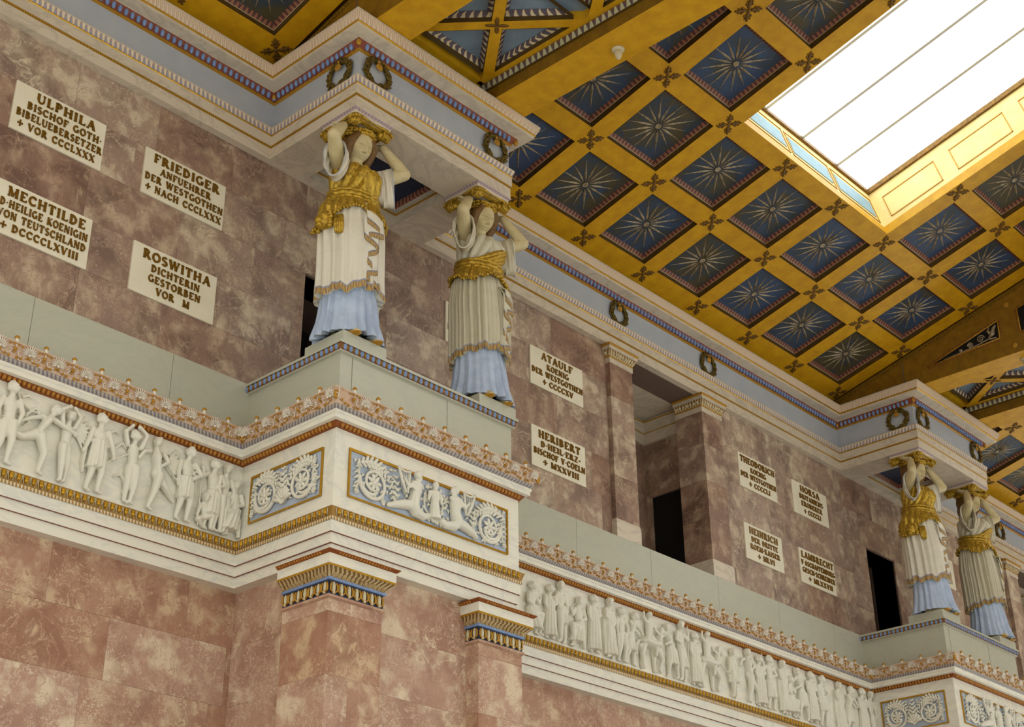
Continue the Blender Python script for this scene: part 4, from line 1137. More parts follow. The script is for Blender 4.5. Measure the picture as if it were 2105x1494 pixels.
ST = [('white robed caryatid with gold bodice and lion skin overfold, near porch', 0), ('cream pleated caryatid with gold sash, near porch', 1)]
protos = []
for (lab, kd), x in zip(ST, (.31, 2.525)):
    c = build_caryatid(kd); c.location = (x, -1.40, 9.49); c['category'] = 'statue'; c['group'] = 'caryatids carrying the porches'
    protos.append(c)
bpy.context.view_layer.update()
for c, x, labs in ((protos[0], .31, ('white robed caryatid statue with gold bodice beside the plaque naming a poetess', 'white robed caryatid statue with gold bodice beside the plaque dated MLXXVII')), (protos[1], 2.525, ('cream pleated caryatid statue with gold sash beside the plaque dated CCCCXV', 'cream pleated caryatid statue with gold sash on the far pedestal'))):
    c['label'] = labs[0]
    d = copy_tree(c, None, T((x + P, -1.40, 9.49))); d['label'] = labs[1]
FIG_LEFT = [('stand', -3.02, .86, False), ('stand', -3.6, .86, True), ('run', -2.68, .80, False), ('armsup', -2.36, .76, True), ('cloak', -1.98, .86, False), ('armsup', -1.56, .80, False), ('run2', -1.27, .82, False), ('toga', -.86, .84, False), ('staff', -.50, .80, False), ('stand', -.34, .80, True), ('child', -.60, .70, False), ('seated', -.20, .74, False)]
FIG_RIGHT = [('seated', 3.4, .8, False), ('stand', 4.4, .84, True), ('seated', 4.83, .80, True), ('robe', 5.19, .74, False), ('toga', 5.43, .84, True), ('seated', 5.80, .82, False), ('robe', 6.14, .82, False), ('robe', 6.49, .86, True), ('stand', 6.76, .78, False), ('lean', 6.98, .80, True), ('rider', 7.42, .82, False), ('lean', 7.92, .80, False), ('staff', 8.20, .90, True), ('robe', 8.55, .80, False), ('rider', 8.88, .84, False), ('cloak', 9.54, .76, True), ('run2', 9.98, .84, False), ('robe', 10.30, .80, False), ('staff', 10.60, .86, False), ('robe', 10.97, .86, True), ('seated', 11.18, .74, True), ('lean', 11.50, .84, False), ('robe', 11.84, .84, False), ('toga', 12.17, .84, False), ('robe', 12.72, .84, True), ('lean', 13.04, .86, True), ('robe', 13.52, .88, False), ('stand', 13.80, .88, True)]
# ------------------------------------------------------------------ name plaques with raised gilt letters
TH, TN, SF = .20, .10, .075
def _serif(x, y, w_=.30): return ('l', x - w_ / 2, y, x + w_ / 2, y, SF)
def _stem(x): return [('l', x, 0, x, 1, TH), _serif(x, .0375), _serif(x, .9625)]
GL = {
 'A': (.92, [('l', .14, 0, .45, 1, TN), ('l', .45, 1, .78, 0, TH), ('l', .26, .34, .64, .34, TN), _serif(.14, .0375, .26), _serif(.78, .0375, .3)]),
 'B': (.80, _stem(.2) + [('a', .24, .745, .34, .205, -90, 90, .15), ('a', .24, .275, .40, .225, -90, 90, .16)]),
 'C': (.84, [('a', .46, .5, .34, .43, 48, 312, .17), ('l', .72, .72, .72, .95, .07), ('l', .72, .06, .72, .26, .07)]),
 'D': (.88, _stem(.2) + [('a', .26, .5, .44, .44, -90, 90, .17)]),
 'E': (.76, _stem(.2) + [('l', .2, .95, .68, .95, TN), ('l', .2, .5, .52, .5, TN), ('l', .2, .05, .70, .05, TN), ('l', .66, .78, .66, .98, .07), ('l', .68, .02, .68, .24, .07)]),
 'F': (.72, _stem(.2) + [('l', .2, .95, .68, .95, TN), ('l', .2, .5, .52, .5, TN), ('l', .66, .76, .66, .98, .07)]),
 'G': (.90, [('a', .46, .5, .34, .43, 48, 330, .17), ('l', .74, .05, .74, .44, .17), _serif(.74, .45, .3)]),
 'H': (.95, _stem(.2) + _stem(.75) + [('l', .2, .5, .75, .5, TN)]),
 'I': (.40, _stem(.2)),
 'K': (.88, _stem(.2) + [('l', .24, .42, .70, .98, TN), ('l', .36, .54, .74, .0, TH), _serif(.74, .0375, .26), _serif(.70, .9625, .24)]),
 'L': (.72, _stem(.2) + [('l', .2, .05, .66, .05, TN), ('l', .65, .02, .65, .26, .07)]),
 'M': (1.1, [('l', .16, 0, .16, 1, TN), ('l', .18, 1, .54, .05, TH), ('l', .54, .05, .88, 1, TN), ('l', .90, 0, .90, 1, TH), _serif(.16, .0375, .26), _serif(.9, .0375, .3), _serif(.16, .9625, .26), _serif(.9, .9625, .3)]),
 'N': (.95, [('l', .16, 0, .16, 1, TN), ('l', .18, 1, .76, 0, TH), ('l', .78, 0, .78, 1, TN), _serif(.16, .0375, .26), _serif(.16, .9625, .26), _serif(.78, .9625, .26)]),
 'O': (.92, [('a', .46, .5, .35, .44, 0, 360, .17)]),
 'P': (.76, _stem(.2) + [('a', .24, .73, .38, .22, -90, 90, .16)]),
 'R': (.88, _stem(.2) + [('a', .24, .73, .36, .22, -90, 90, .16), ('l', .40, .52, .74, .0, TH), _serif(.76, .0375, .24)]),
 'S': (.70, [('a', .35, .735, .22, .20, 30, 270, .15), ('a', .35, .275, .24, .22, -150, 90, .16)]),
 'T': (.82, [('l', .41, 0, .41, 1, TH), _serif(.41, .0375), ('l', .06, .95, .76, .95, TN), ('l', .08, .76, .08, .98, .07), ('l', .74, .76, .74, .98, .07)]),
 'U': (.90, [('l', .2, .36, .2, 1, TH), ('l', .74, .36, .74, 1, TN), ('a', .47, .38, .27, .33, 180, 360, .14), _serif(.2, .9625), _serif(.74, .9625, .26)]),
 'V': (.90, [('l', .14, 1, .46, 0, TH), ('l', .46, 0, .76, 1, TN), _serif(.16, .9625), _serif(.76, .9625, .26)]),
 'W': (1.25, [('l', .14, 1, .38, 0, TH), ('l', .38, 0, .62, .95, TN), ('l', .62, .95, .86, 0, TH), ('l', .86, 0, 1.10, 1, TN), _serif(.16, .9625), _serif(1.1, .9625, .26), _serif(.62, .9625, .2)]),
 'X': (.90, [('l', .14, 1, .76, 0, TH), ('l', .16, 0, .74, 1, TN), _serif(.16, .9625, .26), _serif(.74, .9625, .24), _serif(.16, .0375, .24), _serif(.76, .0375, .26)]),
 'Z': (.80, [('l', .12, .95, .68, .95, TN), ('l', .66, .95, .14, .05, TH), ('l', .12, .05, .70, .05, TN)]),
 '.': (.34, [('a', .17, .5, .035, .04, 0, 360, .07)]),
 '-': (.42, [('l', .06, .45, .36, .45, .12)]),
 '+': (.80, [('l', .4, .12, .4, .88, .14), ('l', .08, .5, .72, .5, .14), ('l', .3, .88, .5, .88, .1), ('l', .3, .12, .5, .12, .1), ('l', .08, .4, .08, .6, .1), ('l', .72, .4, .72, .6, .1)]),
 ' ': (.5, [])}
GLM = {}
def glyph(c):
    """one raised letter, unit height, as its own mesh"""
    if c in GLM: return GLM[c]
    mb = MB(); d = .014
    for st_ in GL[c][1]:
        if st_[0] == 'l': pts = [(st_[1], st_[2]), (st_[3], st_[4])]; wv = st_[5]
        else:
            _, cx, cy, rx, ry, a0, a1, wv = st_; nn = max(4, int(abs(a1 - a0) / 22))
            pts = [(cx + rx * cos(radians(a0 + (a1 - a0) * i / nn)), cy + ry * sin(radians(a0 + (a1 - a0) * i / nn))) for i in range(nn + 1)]
        P3 = [Vector(q) for q in pts]; L_, R_ = [], []
        for i, p in enumerate(P3):
            t = (P3[min(i + 1, len(P3) - 1)] - P3[max(i - 1, 0)]).normalized(); nn = Vector((-t.y, t.x))
            L_.append(p + nn * wv * .63); R_.append(p - nn * wv * .63)
        for i in range(len(P3) - 1):
            q = [L_[i], L_[i + 1], R_[i + 1], R_[i]]
            vs = [(v.x, 0, v.y) for v in q] + [(v.x, -d, v.y) for v in q]
            mb.add(vs, [(4, 5, 6, 7)] + [(a, (a + 1) % 4, 4 + (a + 1) % 4, 4 + a) for a in range(4)])
    mb.mats = ['gold_letter']; mb.mi = [0] * len(mb.f); GLM[c] = mb.mesh('letter'); return GLM[c]
def text_line(parent, s, x0, x1, z0, h, y):
    wd = [GL[c][0] for c in s]; tot = sum(wd) + .10 * (len(s) - 1); k = (x1 - x0) / tot; x = x0
    for c, cw in zip(s, wd):
        if GL[c][1]: obj('letter', glyph(c), parent, T((x, y, z0)) @ Matrix.Diagonal((k, 1, h, 1)))
        x += (cw + .10) * k
WR = (11.28, 11.918, 9.964, 10.608)
PLQ = [  # x0, x1, row, lines [(text, left, right)], label
 (-3.476, -2.319, 0, [('ULPHILA', .22, .88), ('BISCHOF GOTH.', .14, .97), ('BIBELUEBERSETZER', .04, .985), ('+ VOR CCCLXXX', .07, .92)], 'cream marble plaque whose third line reads BIBELUEBERSETZER in gold letters'),
 (-1.765, -.588, 0, [('FRIEDIGER', .10, .92), ('ANFUEHRER', .19, .82), ('DER WESTGOTHEN', .02, .985), ('+ NACH CCCLXXX', .04, .97)], 'cream marble plaque whose last line reads NACH CCCLXXX in gold letters'),
 (-3.476, -2.319, 1, [('MECHTILDE', .10, .93), ('D.HEILIGE KOENIGIN', .04, .97), ('VON TEUTSCHLAND', .03, .965), ('+ DCCCCLXVIII', .08, .90)], 'cream marble plaque whose last line reads DCCCCLXVIII in gold letters'),
 (-1.765, -.588, 1, [('ROSWITHA', .11, .92), ('DICHTERIN', .22, .80), ('GESTORBEN', .20, .82), ('VOR  M', .30, .70)], 'cream marble plaque whose second line reads DICHTERIN in gold letters'),
 (3.30, 4.42, 0, [('', 0, 1), ('', 0, 1), ('DER', .03, .23), ('', 0, 1)], 'cream marble plaque mostly hidden behind the near cream statue'),
 (5.088, 6.303, 0, [('ATAULF', .20, .80), ('KOENIG', .30, .72), ('DER WESTGOTHEN', .02, .99), ('+ CCCCXV', .22, .80)], 'cream marble plaque whose last line reads CCCCXV in gold letters'),
 (5.088, 6.303, 1, [('HERIBERT', .12, .90), ('D.HEIL.ERZ-', .16, .90), ('BISCHOF V.COELN', .03, .985), ('+ MXXVIII', .20, .86)], 'cream marble plaque whose last line reads MXXVIII in gold letters'),
 (-3.476 + P, -2.319 + P, 0, [('THEODORICH', .04, .97), ('KOENIG', .30, .72), ('DER WESTGOTHEN', .03, .98), ('+ CCCCLI', .24, .80)], 'cream marble plaque reading KOENIG DER WESTGOTHEN CCCCLI in gold letters'),
 (-1.765 + P, -.588 + P, 0, [('HORSA', .22, .78), ('BRITANIENS', .18, .86), ('EROBERER', .22, .82), ('+ CCCCLI', .28, .76)], 'cream marble plaque whose third line reads EROBERER in gold letters'),
 (-3.476 + P, -2.319 + P, 1, [('HEINRICH', .12, .88), ('DER DRITTE', .16, .86), ('ROEM.KAISER', .12, .90), ('+ MLVI', .30, .74)], 'cream marble plaque whose last line reads MLVI in gold letters'),
 (-1.765 + P, -.588 + P, 1, [('LAMBRECHT', .05, .96), ('V.ASCHAFFENBURG', .03, .98), ('GESCH.SCHREIBER', .05, .97), ('+ MLXXVII', .20, .88)], 'cream marble plaque whose last line reads MLXXVII in gold letters'),
 (3.30 + P, 4.40 + P, 0, [], 'cream marble plaque mostly hidden behind the far statues'),
]
for (xa, xb, row, lines, lab) in PLQ:
    z0, z1 = (WR[0], WR[1]) if row == 0 else (WR[2], WR[3])
    pq = empty('name_plaque', (xa, -.0, z0), label=lab, cat='plaque', group='name plaques on the upper wall')
    w_, h_ = xb - xa, z1 - z0
    MB().box(0, w_, -.025, -.001, 0, h_).build('plaque_slab', 'plaque', pq)
    for (s, l_, r_), zz, hh in zip(lines, (.475, .335, .20, .06), (.118, .092, .092, .092)):
        if not s: continue
        text_line(pq, s, l_ * w_, r_ * w_, zz, hh, -.0245)

# ------------------------------------------------------------------ bronze wreaths on the upper frieze
wm = MB(); rn = random.Random(5); R_ = .19
for i in range(64):
    a = 2 * pi * i / 64 + rn.uniform(-.03, .03)
    for q in range(2):
        rr = R_ + rn.uniform(-.03, .03); da = .5 * (1 if q else -1) + rn.uniform(-.2, .2)
        c = Vector((rr * cos(a), -.035 + rn.uniform(-.015, .012), rr * sin(a))); dirv = a + pi / 2 * (1 if cos(a) > 0 else -1) + da
        F = T(c) @ Matrix.Rotation(-dirv, 4, 'Y')
        wm.ball((.015, 0, 0), (.052, .010, .018), 6, 4, F)
wm.tube([(R_ * cos(2 * pi * i / 32), -.02, R_ * sin(2 * pi * i / 32)) for i in range(33)], .022, 7, caps=False)
wm.mats = ['wreath_bronze']; wm.mi = [0] * len(wm.f); wreath_me = wm.mesh('leaf_ring')
bw = MB()
for i in range(7):
    a = radians(-130 + 80 * i / 6); bw.tube([(0, -.05, .16), (.05 * cos(a), -.06, .16 + .06 * sin(a)), (.09 * cos(a), -.05, .16 + .12 * sin(a))], [.008, .014, .004], 6)
bw.ball((0, -.05, .18), (.02, .018, .02), 8, 6); bw.mats = ['gold_paint']; bw.mi = [0] * len(bw.f); bow_me = bw.mesh('berry_cluster')
def wreath(x, y, z, rot, lab):
    r_ = empty('bronze_wreath', (x, y, z), label=lab, cat='wreath', group='bronze wreaths on the upper frieze'); r_.rotation_euler = (0, 0, rot)
    obj('leaf_ring', wreath_me, r_); obj('berry_cluster', bow_me, r_)
for b in BAYS:
    xo = b * P; nm = ('near', 'far')[b]
    wreath(xo + .30, YF - D, 13.25, 0, 'dark bronze laurel wreath on the front of the %s porch, above the white statue' % nm)
    wreath(xo + 2.47, YF - D, 13.25, 0, 'dark bronze laurel wreath on the front of the %s porch, above the cream statue' % nm)
    wreath(xo, -1.41, 13.25, -pi / 2, 'dark bronze laurel wreath on the side face of the %s porch' % nm)
wreath(7.19, YF, 13.25, 0, 'bronze laurel wreath on the wall frieze above the pilaster next to the CCCCXV plaque')
wreath(9.68, YF, 13.25, 0, 'bronze laurel wreath on the wall frieze above the pilaster next to the MLVI plaque')
wreath(20.9, YF, 13.25, 0, 'bronze laurel wreath on the wall frieze beyond the far porch')

# ------------------------------------------------------------------ carved scroll panels on the piers
def spiral(mb, c, r, turns, sx, a0, w0, depth=-.03, n=40):
    pts = []; rad = []
    for i in range(n):
        t = i / (n - 1); a = a0 + turns * 2 * pi * t; rr = r * (1 - .62 * t)
        pts.append((c[0] + sx * rr * cos(a), depth - .01 * t, c[1] + rr * sin(a))); rad.append(w0 * (1 - .45 * t))
    mb.tube(pts, rad, 7); return pts
def floret(mb, c, r, y=-.04):
    for i in range(7):
        a = 2 * pi * i / 7; M = T((c[0], y, c[1])) @ Matrix.Rotation(-a, 4, 'Y')
        mb.ball((r * .55, -.005, 0), (r * .48, .016, r * .2), 7, 5, M)
    mb.ball((c[0], y - .012, c[1]), (r * .25, .02, r * .25), 8, 5)
def acanthus(mb, pts, w0, y=-.035):
    for i, (x, z) in enumerate(pts):
        t = i / max(1, len(pts) - 1); nx = pts[min(i + 1, len(pts) - 1)]; pv = pts[max(i - 1, 0)]; a = atan2(nx[1] - pv[1], nx[0] - pv[0])
        s_ = w0 * (.55 + .6 * sin(pi * min(1, t * .9 + .1)))
        for sg in (-1, 1):
            M = T((x, y, z)) @ Matrix.Rotation(-(a + sg * .95), 4, 'Y'); mb.ball((s_ * .7, -.004, 0), (s_ * .75, .02, s_ * .3), 7, 5, M)
        mb.ball((x, y - .01, z), (s_ * .6, .022, s_ * .4), 7, 5)
def scroll_half(mb, L_, H, sx, x0):
    """one scroll: big spiral with floret, acanthus crest, corner leaves; sx = direction"""
    X = lambda u: x0 + sx * u
    c = (X(L_ * .48), H * .44)
    spiral(mb, c, H * .40, 1.35, sx, radians(200), .024)
    spiral(mb, c, H * .42, .45, sx, radians(170), .028, -.02)
    floret(mb, c, H * .22)
    acanthus(mb, [(X(L_ * (.10 + .80 * t)), H * (.76 + .16 * sin(pi * t) - .14 * t * t)) for t in [i / 9 for i in range(10)]], .062)
    acanthus(mb, [(X(L_ * .08), H * (.70 - .5 * t)) for t in [i / 4 for i in range(5)]], .034)
    mb.tube([(X(L_ * .06), -.02, H * .12), (X(L_ * .14), -.03, H * .4), (X(L_ * .12), -.03, H * .7)], [.012, .02, .012], 6)
    floret(mb, (X(L_ * .07), H * .1), H * .075)
    acanthus(mb, [(X(L_ * (.86 + .1 * t)), H * (.62 - .45 * t)) for t in [i / 4 for i in range(5)]], .035)
def sprigs(mb, x0, x1, H, cnt, seed):
    rr = random.Random(seed)
    for q in range(cnt):
        x = rr.uniform(x0, x1); z = rr.uniform(.04, H - .04); a = rr.uniform(0, 6.28)
        mb.tube([(x, -.012, z), (x + .035 * cos(a), -.022, z + .035 * sin(a)), (x + .06 * cos(a + .5), -.012, z + .06 * sin(a + .5))], [.008, .019, .005], 6)
def scroll_side(H, L_):
    m = MB(); scroll_half(m, L_ * .46, H, 1, .02); scroll_half(m, L_ * .46, H, -1, L_ - .02)
    sprigs(m, .04, L_ - .04, H, 110, 4)
    acanthus(m, [(L_ / 2, H * (.10 + .80 * t)) for t in [i / 6 for i in range(7)]], .06, -.045)
    for k in range(7):
        a = radians(20 + 140 * k / 6); m.tube([(L_ / 2, -.04, H * .14), (L_ / 2 + .14 * cos(a), -.055, H * .14 + .14 * sin(a)), (L_ / 2 + .17 * cos(a), -.03, H * .14 + .15 * sin(a))], [.02, .026, .01], 6)
    return m
def siren(sx):
    """bearded sea figure playing a lyre, its body ending in a fish tail"""
    b = MB()
    b.limb((0, -.05, .17), (.02 * sx, -.06, .33), .055, .062); b.ball((.02 * sx, -.07, .36), (.075, .045, .05), 10, 6)
    b.limb((.03 * sx, -.06, .40), (.03 * sx, -.07, .45), .025, .025, 8); b.ball((.025 * sx, -.075, .475), (.042, .045, .052), 12, 8); b.ball((.055 * sx, -.07, .455), (.035, .03, .05), 8, 6)
    b.limb((-.03 * sx, -.08, .375), (-.10 * sx, -.085, .30), .026, .021, 8); b.limb((-.10 * sx, -.085, .30), (-.16 * sx, -.09, .37), .02, .015, 8)
    b.limb((.08 * sx, -.07, .37), (.0 * sx, -.10, .28), .026, .02, 8); b.limb((0, -.10, .28), (-.10 * sx, -.09, .33), .02, .014, 8)
    b.tube([(0, -.05, .2), (-.02 * sx, -.055, .12), (.03 * sx, -.05, .06), (.14 * sx, -.04, .045), (.24 * sx, -.035, .09), (.28 * sx, -.03, .13)], [.062, .07, .06, .045, .028, .015], 10)
    b.tube([(-.03 * sx, -.05, .12), (-.14 * sx, -.05, .10), (-.26 * sx, -.045, .06), (-.34 * sx, -.03, .03)], [.06, .055, .04, .02], 10)
    me = remesh(b, .0085, 'siren', 'relief_marble', 2)
    l = MB()
    l.tube([(-.14 * sx, -.085, .22), (-.20 * sx, -.085, .36), (-.25 * sx, -.085, .50)], [.016, .014, .016], 7)
    l.tube([(-.12 * sx, -.085, .22), (-.10 * sx, -.085, .36), (-.09 * sx, -.085, .49)], [.014, .012, .012], 7)
    l.tube([(-.26 * sx, -.085, .49), (-.17 * sx, -.085, .455), (-.08 * sx, -.085, .47)], .013, 7)
    for k in range(5):
        u = k / 4; l.tube([(-(.15 + .07 * u) * sx + .02 * sx, -.085, .25 + .02 * u), (-(.11 + .11 * u) * sx, -.085, .46)], .004, 4)
    l.mats = ['relief_marble']; l.mi = [0] * len(l.f)
    return me, l.mesh('lyre')
sir = {s_: siren(s_) for s_ in (1, -1)}
tm = MB()
tm.limb((0, -.05, .22), (0, -.055, .36), .05, .06); tm.ball((0, -.06, .37), (.085, .045, .04), 10, 6); tm.limb((0, -.06, .40), (0, -.06, .44), .025, .025, 8); tm.ball((0, -.065, .47), (.038, .042, .05), 12, 8)
for s_ in (-1, 1): tm.limb((s_ * .085, -.06, .37), (s_ * .10, -.06, .28), .024, .02, 8)
tm.tube([(0, -.05, .24), (0, -.05, .12), (0, -.05, .06)], [.058, .07, .09], 10)
term_me = remesh(tm, .0085, 'leaf_herm', 'relief_marble', 2)
side_me = None
for b in BAYS:
    xo = b * P; nm = ('near', 'far')[b]
    zb, zt = 7.50, 8.069; H = zt - zb
    # side panel: faces -x ; local x runs towards the hall, local -y outward
    L_ = DL - .195 - .18
    for face, L_, M in (('side', L_, frame((xo - E_, YL - .195, zb), (0, -1, 0), (1, 0, 0), (0, 0, 1))), ('front', W + 2 * E_ - .40, frame((xo - E_ + .193, YL - DL, zb), (1, 0, 0), (0, 1, 0), (0, 0, 1)))):
        pn = obj('scroll_panel', None, None, M, label='carved white scroll panel on pale blue ground, %s of the %s pier' % ({'side': 'side face', 'front': 'front face'}[face], nm), cat='relief', group='scroll panels of the piers')
        MB().box(0, L_, -.004, .01, 0, H).build('blue_ground', 'panel_blue', pn)
        fr = MB()
        for (a, c, e_, f_) in ((-.0, L_, -.0, .02), (0, L_, H - .03, H), (0, .02, .02, H - .03), (L_ - .02, L_, .02, H - .03)): fr.box(a, c, -.022, .01, e_, f_)
        fr.build('gilt_frame', 'gold', pn)
        if face == 'side':
            if side_me is None: sm_ = scroll_side(H - .07, L_ - .06); sm_.mats = ['relief_marble']; sm_.mi = [0] * len(sm_.f); side_me = sm_.mesh('scrolls')
            obj('scrolls', side_me, pn, T((.03, 0, .03)))
        else:
            if b == 0:
                m1 = MB(); scroll_half(m1, .62, H - .07, 1, .02); m1.mats = ['relief_marble']; m1.mi = [0] * len(m1.f); sc1 = m1.mesh('scroll')
                m2 = MB(); scroll_half(m2, .62, H - .07, -1, L_ - .08); m2.mats = ['relief_marble']; m2.mi = [0] * len(m2.f); sc2 = m2.mesh('scroll')
                m3 = MB(); acanthus(m3, [(t * .2 - .1, .05 + .03 * sin(t * pi)) for t in [i / 4 for i in range(5)]], .05)
                for sg in (-1, 1):
                    m3.tube([(sg * .03, -.03, .08), (sg * .13, -.03, .16), (sg * .15, -.03, .28), (sg * .12, -.03, .38)], [.012, .014, .012, .01], 6)
                    for (u, v) in ((.15, .18), (.19, .26), (.13, .34), (.17, .40), (.11, .43), (.2, .34)): m3.ball((sg * u, -.03, v), (.026, .014, .02), 6, 5)
                m3.mats = ['relief_marble']; m3.mi = [0] * len(m3.f); lf = m3.mesh('leaf_spray')
                m5 = MB(); sprigs(m5, .06, L_ - .12, H - .07, 190, 9); m5.mats = ['relief_marble']; m5.mi = [0] * len(m5.f); spr = m5.mesh('tendrils')
                m4 = MB(); acanthus(m4, [(-.02 + .05 * sin(3 * t), .06 + .42 * t) for t in [i / 6 for i in range(7)]], .045); m4.mats = ['relief_marble']; m4.mi = [0] * len(m4.f); lf2 = m4.mesh('tall_leaf')
            obj('scroll', sc1, pn, T((.03, 0, .03))); obj('scroll', sc2, pn, T((.03, 0, .03)))
            for s_, u in ((1, .93), (-1, L_ - .93)):
                q = obj('siren', sir[s_][0], pn, T((u, 0, .02)) @ Matrix.Diagonal((1.12, 1.15, 1.04, 1))); obj('lyre', sir[s_][1], q)
            obj('leaf_herm', term_me, pn, T((L_ / 2, 0, .02))); obj('leaf_spray', lf, pn, T((L_ / 2, 0, .02)))
            obj('tendrils', spr, pn, T((.03, 0, .03)), kind='stuff'); obj('tall_leaf', lf2, pn, T((.66, 0, .0))); obj('tall_leaf', lf2, pn, T((L_ - .66, 0, .0)))

# ------------------------------------------------------------------ figure friezes
def figure(head, neck, chest, pelvis, arms, legs, skirt=None, cloak=None, items=(), bulk=1.0):
    """relief figure; points (x, z) in units of its height; y runs out of the wall"""
    b = MB(); k = bulk; V3 = lambda p, y=-.05: (p[0], y if len(p) < 3 else p[2], p[1])
    fs = 1 if (head[0] >= pelvis[0] - .02) else -1      # the face looks this way, turned half out of the wall
    hx0, hz0 = head[0], head[1]
    b.ball((hx0, -.08, hz0), (.054, .056, .066), 14, 10); b.ball((hx0 + fs * .012, -.10, hz0 - .022), (.04, .04, .045), 10, 8)
    b.ball((hx0 - fs * .014, -.07, hz0 + .018), (.062, .06, .062), 14, 10)
    b.ball((hx0 + fs * .042, -.125, hz0 - .006), (.013, .015, .02), 7, 5)
    rr = random.Random(int(abs(hx0) * 1000) + len(arms) + int(bulk * 10))
    for q in range(16):
        a = rr.uniform(0, 6.28); e2 = rr.uniform(.1, 1.3)
        b.ball((hx0 - fs * .016 + .058 * cos(a) * cos(e2), -.07 + .056 * sin(a) * cos(e2), hz0 + .02 + .056 * sin(e2)), .017, 7, 5)
    b.ball((hx0 - fs * .055, -.07, hz0 - .01), (.028, .03, .035), 8, 6)
    b.limb(V3(neck, -.06), V3((head[0], head[1] - .03), -.065), .036, .034, 8)
    ch, pv = Vector(V3(chest)), Vector(V3(pelvis))
    b.tube([Vector(V3(neck)) , ch, ch.lerp(pv, .55), pv], [.045, .090 * k, .072 * k, .082 * k], 12, flat=.66); b.ball(pv, (.088 * k, .06, .075), 10, 7)
    for i, (s_, e_, h_) in enumerate(arms):
        y = -.075 if i == 0 else -.05
        b.limb(V3(s_, y), V3(e_, y - .02), .036, .03, 8); b.limb(V3(e_, y - .02), V3(h_, y - .025), .03, .021, 8); b.ball(V3(h_, y - .015), (.03, .028, .034), 8, 6)
    for i, (hp, kn_, an_, to) in enumerate(legs):
        y = -.07 if i == 0 else -.045
        b.limb(V3(hp, y), V3(kn_, y - .02), .066 * k, .045, 10); b.limb(V3(kn_, y - .02), V3(an_, y), .046, .026, 9); b.limb(V3(an_, y), V3(to, y - .005), .027, .018, 7)
    if skirt:
        (wx, wz, ww), (hx_, hz, hw) = skirt; rows = []
        for i in range(9):
            t = i / 8; cx = wx + (hx_ - wx) * t; z = wz + (hz - wz) * t; w_ = ww + (hw - ww) * t
            rows.append([(cx + (w_ + .012 * t * sin(9 * a + 2)) * cos(a), -.055 + (.062 + .025 * t + .020 * (.3 + t) * sin(13 * a + 3 * t)) * sin(a), z) for a in [2 * pi * j / 60 for j in range(60)]])
        b.grid(rows); b.add(rows[0], [tuple(range(60))[::-1]]); b.add(rows[-1], [tuple(range(60))])
    if cloak:
        for pts, w_ in cloak: b.tube([V3(p, -.03) for p in pts], [w_ * (.6 + .4 * sin(pi * i / (len(pts) - 1))) for i in range(len(pts))], 8, flat=.55)
    for pts, w_ in items: b.tube([V3(p, -.06) for p in pts], w_, 6)
    me = remesh(b, .0105, 'figure', 'relief_marble', 1)
    return me
def std(legs=None, arms=None, **kw):
    d = dict(head=(0.0, .925), neck=(0, .83), chest=(0, .73), pelvis=(.01, .52),
             arms=arms or [((.1, .79), (.14, .64), (.10, .50)), ((-.1, .79), (-.15, .63), (-.13, .47))],
             legs=legs or [((.05, .5), (.06, .27), (.04, .04), (.10, .02)), ((-.04, .5), (-.06, .27), (-.10, .05), (-.05, .02))])
    d.update(kw); return figure(**d)
FIG = {}
FIG['stand'] = std(items=[([(-.13, .52), (-.10, .02)], .012)])
FIG['staff'] = std(arms=[((.1, .79), (.16, .66), (.05, .62)), ((-.1, .79), (-.19, .72), (-.21, .84))], items=[([(-.22, 1.0), (-.20, .02)], .012)], skirt=((0, .56, .09), (-.02, .22, .12)))
FIG['robe'] = std(skirt=((0, .72, .10), (0.0, .06, .15)), arms=[((.1, .79), (.13, .66), (.0, .62)), ((-.1, .79), (-.14, .64), (-.08, .52))], cloak=[([(.10, .8), (.13, .5), (.12, .2)], .04), ([(-.1, .8), (-.02, .66), (.1, .56)], .03)])
FIG['cloak'] = std(skirt=((0, .66, .10), (0, .30, .14)), cloak=[([(-.08, .82), (-.16, .6), (-.18, .35), (-.16, .22)], .05), ([(.06, .82), (.12, .6), (.10, .36)], .04)], arms=[((.1, .79), (.16, .62), (.20, .48)), ((-.1, .79), (-.15, .62), (-.20, .48))], items=[([(.20, .48), (.02, .3)], .014), ([(.20, .48), (.42, .62)], .014)])
FIG['toga'] = std(head=(.03, .93), arms=[((.1, .79), (.20, .66), (.10, .60)), ((-.1, .79), (-.14, .62), (-.12, .48))], cloak=[([(-.06, .82), (.06, .74), (.15, .62), (.16, .4)], .05), ([(-.1, .58), (0, .5), (.1, .4)], .05)], skirt=((0, .6, .10), (-.02, .30, .10)), items=[([(-.12, .48), (-.42, .78)], .010)])
FIG['run'] = std(head=(.20, .90), neck=(.15, .82), chest=(.10, .73), pelvis=(-.02, .52), arms=[((.20, .76), (.36, .70), (.50, .66)), ((.04, .78), (-.12, .70), (-.26, .62))], legs=[((.03, .5), (.10, .28), (.06, .05), (.12, .02)), ((-.06, .5), (-.22, .42), (-.46, .47), (-.52, .46))], cloak=[([(.05, .82), (-.12, .80), (-.28, .86), (-.34, .98)], .035), ([(.0, .78), (-.14, .70), (-.3, .72)], .03)], items=[([(-.26, .62), (-.52, .60)], .012)])
FIG['run2'] = std(head=(-.02, .93), neck=(-.01, .84), chest=(0, .74), pelvis=(.04, .52), arms=[((.1, .8), (.16, .70), (.06, .62)), ((-.1, .8), (-.20, .76), (-.26, .66))], legs=[((.06, .5), (.0, .26), (-.06, .05), (.0, .02)), ((.05, .5), (.18, .36), (.30, .26), (.34, .22))], cloak=[([(.08, .82), (.2, .86), (.30, .80), (.34, .7)], .035), ([(.1, .78), (.22, .74), (.32, .66)], .03), ([(.1, .74), (.2, .66), (.28, .58)], .028)])
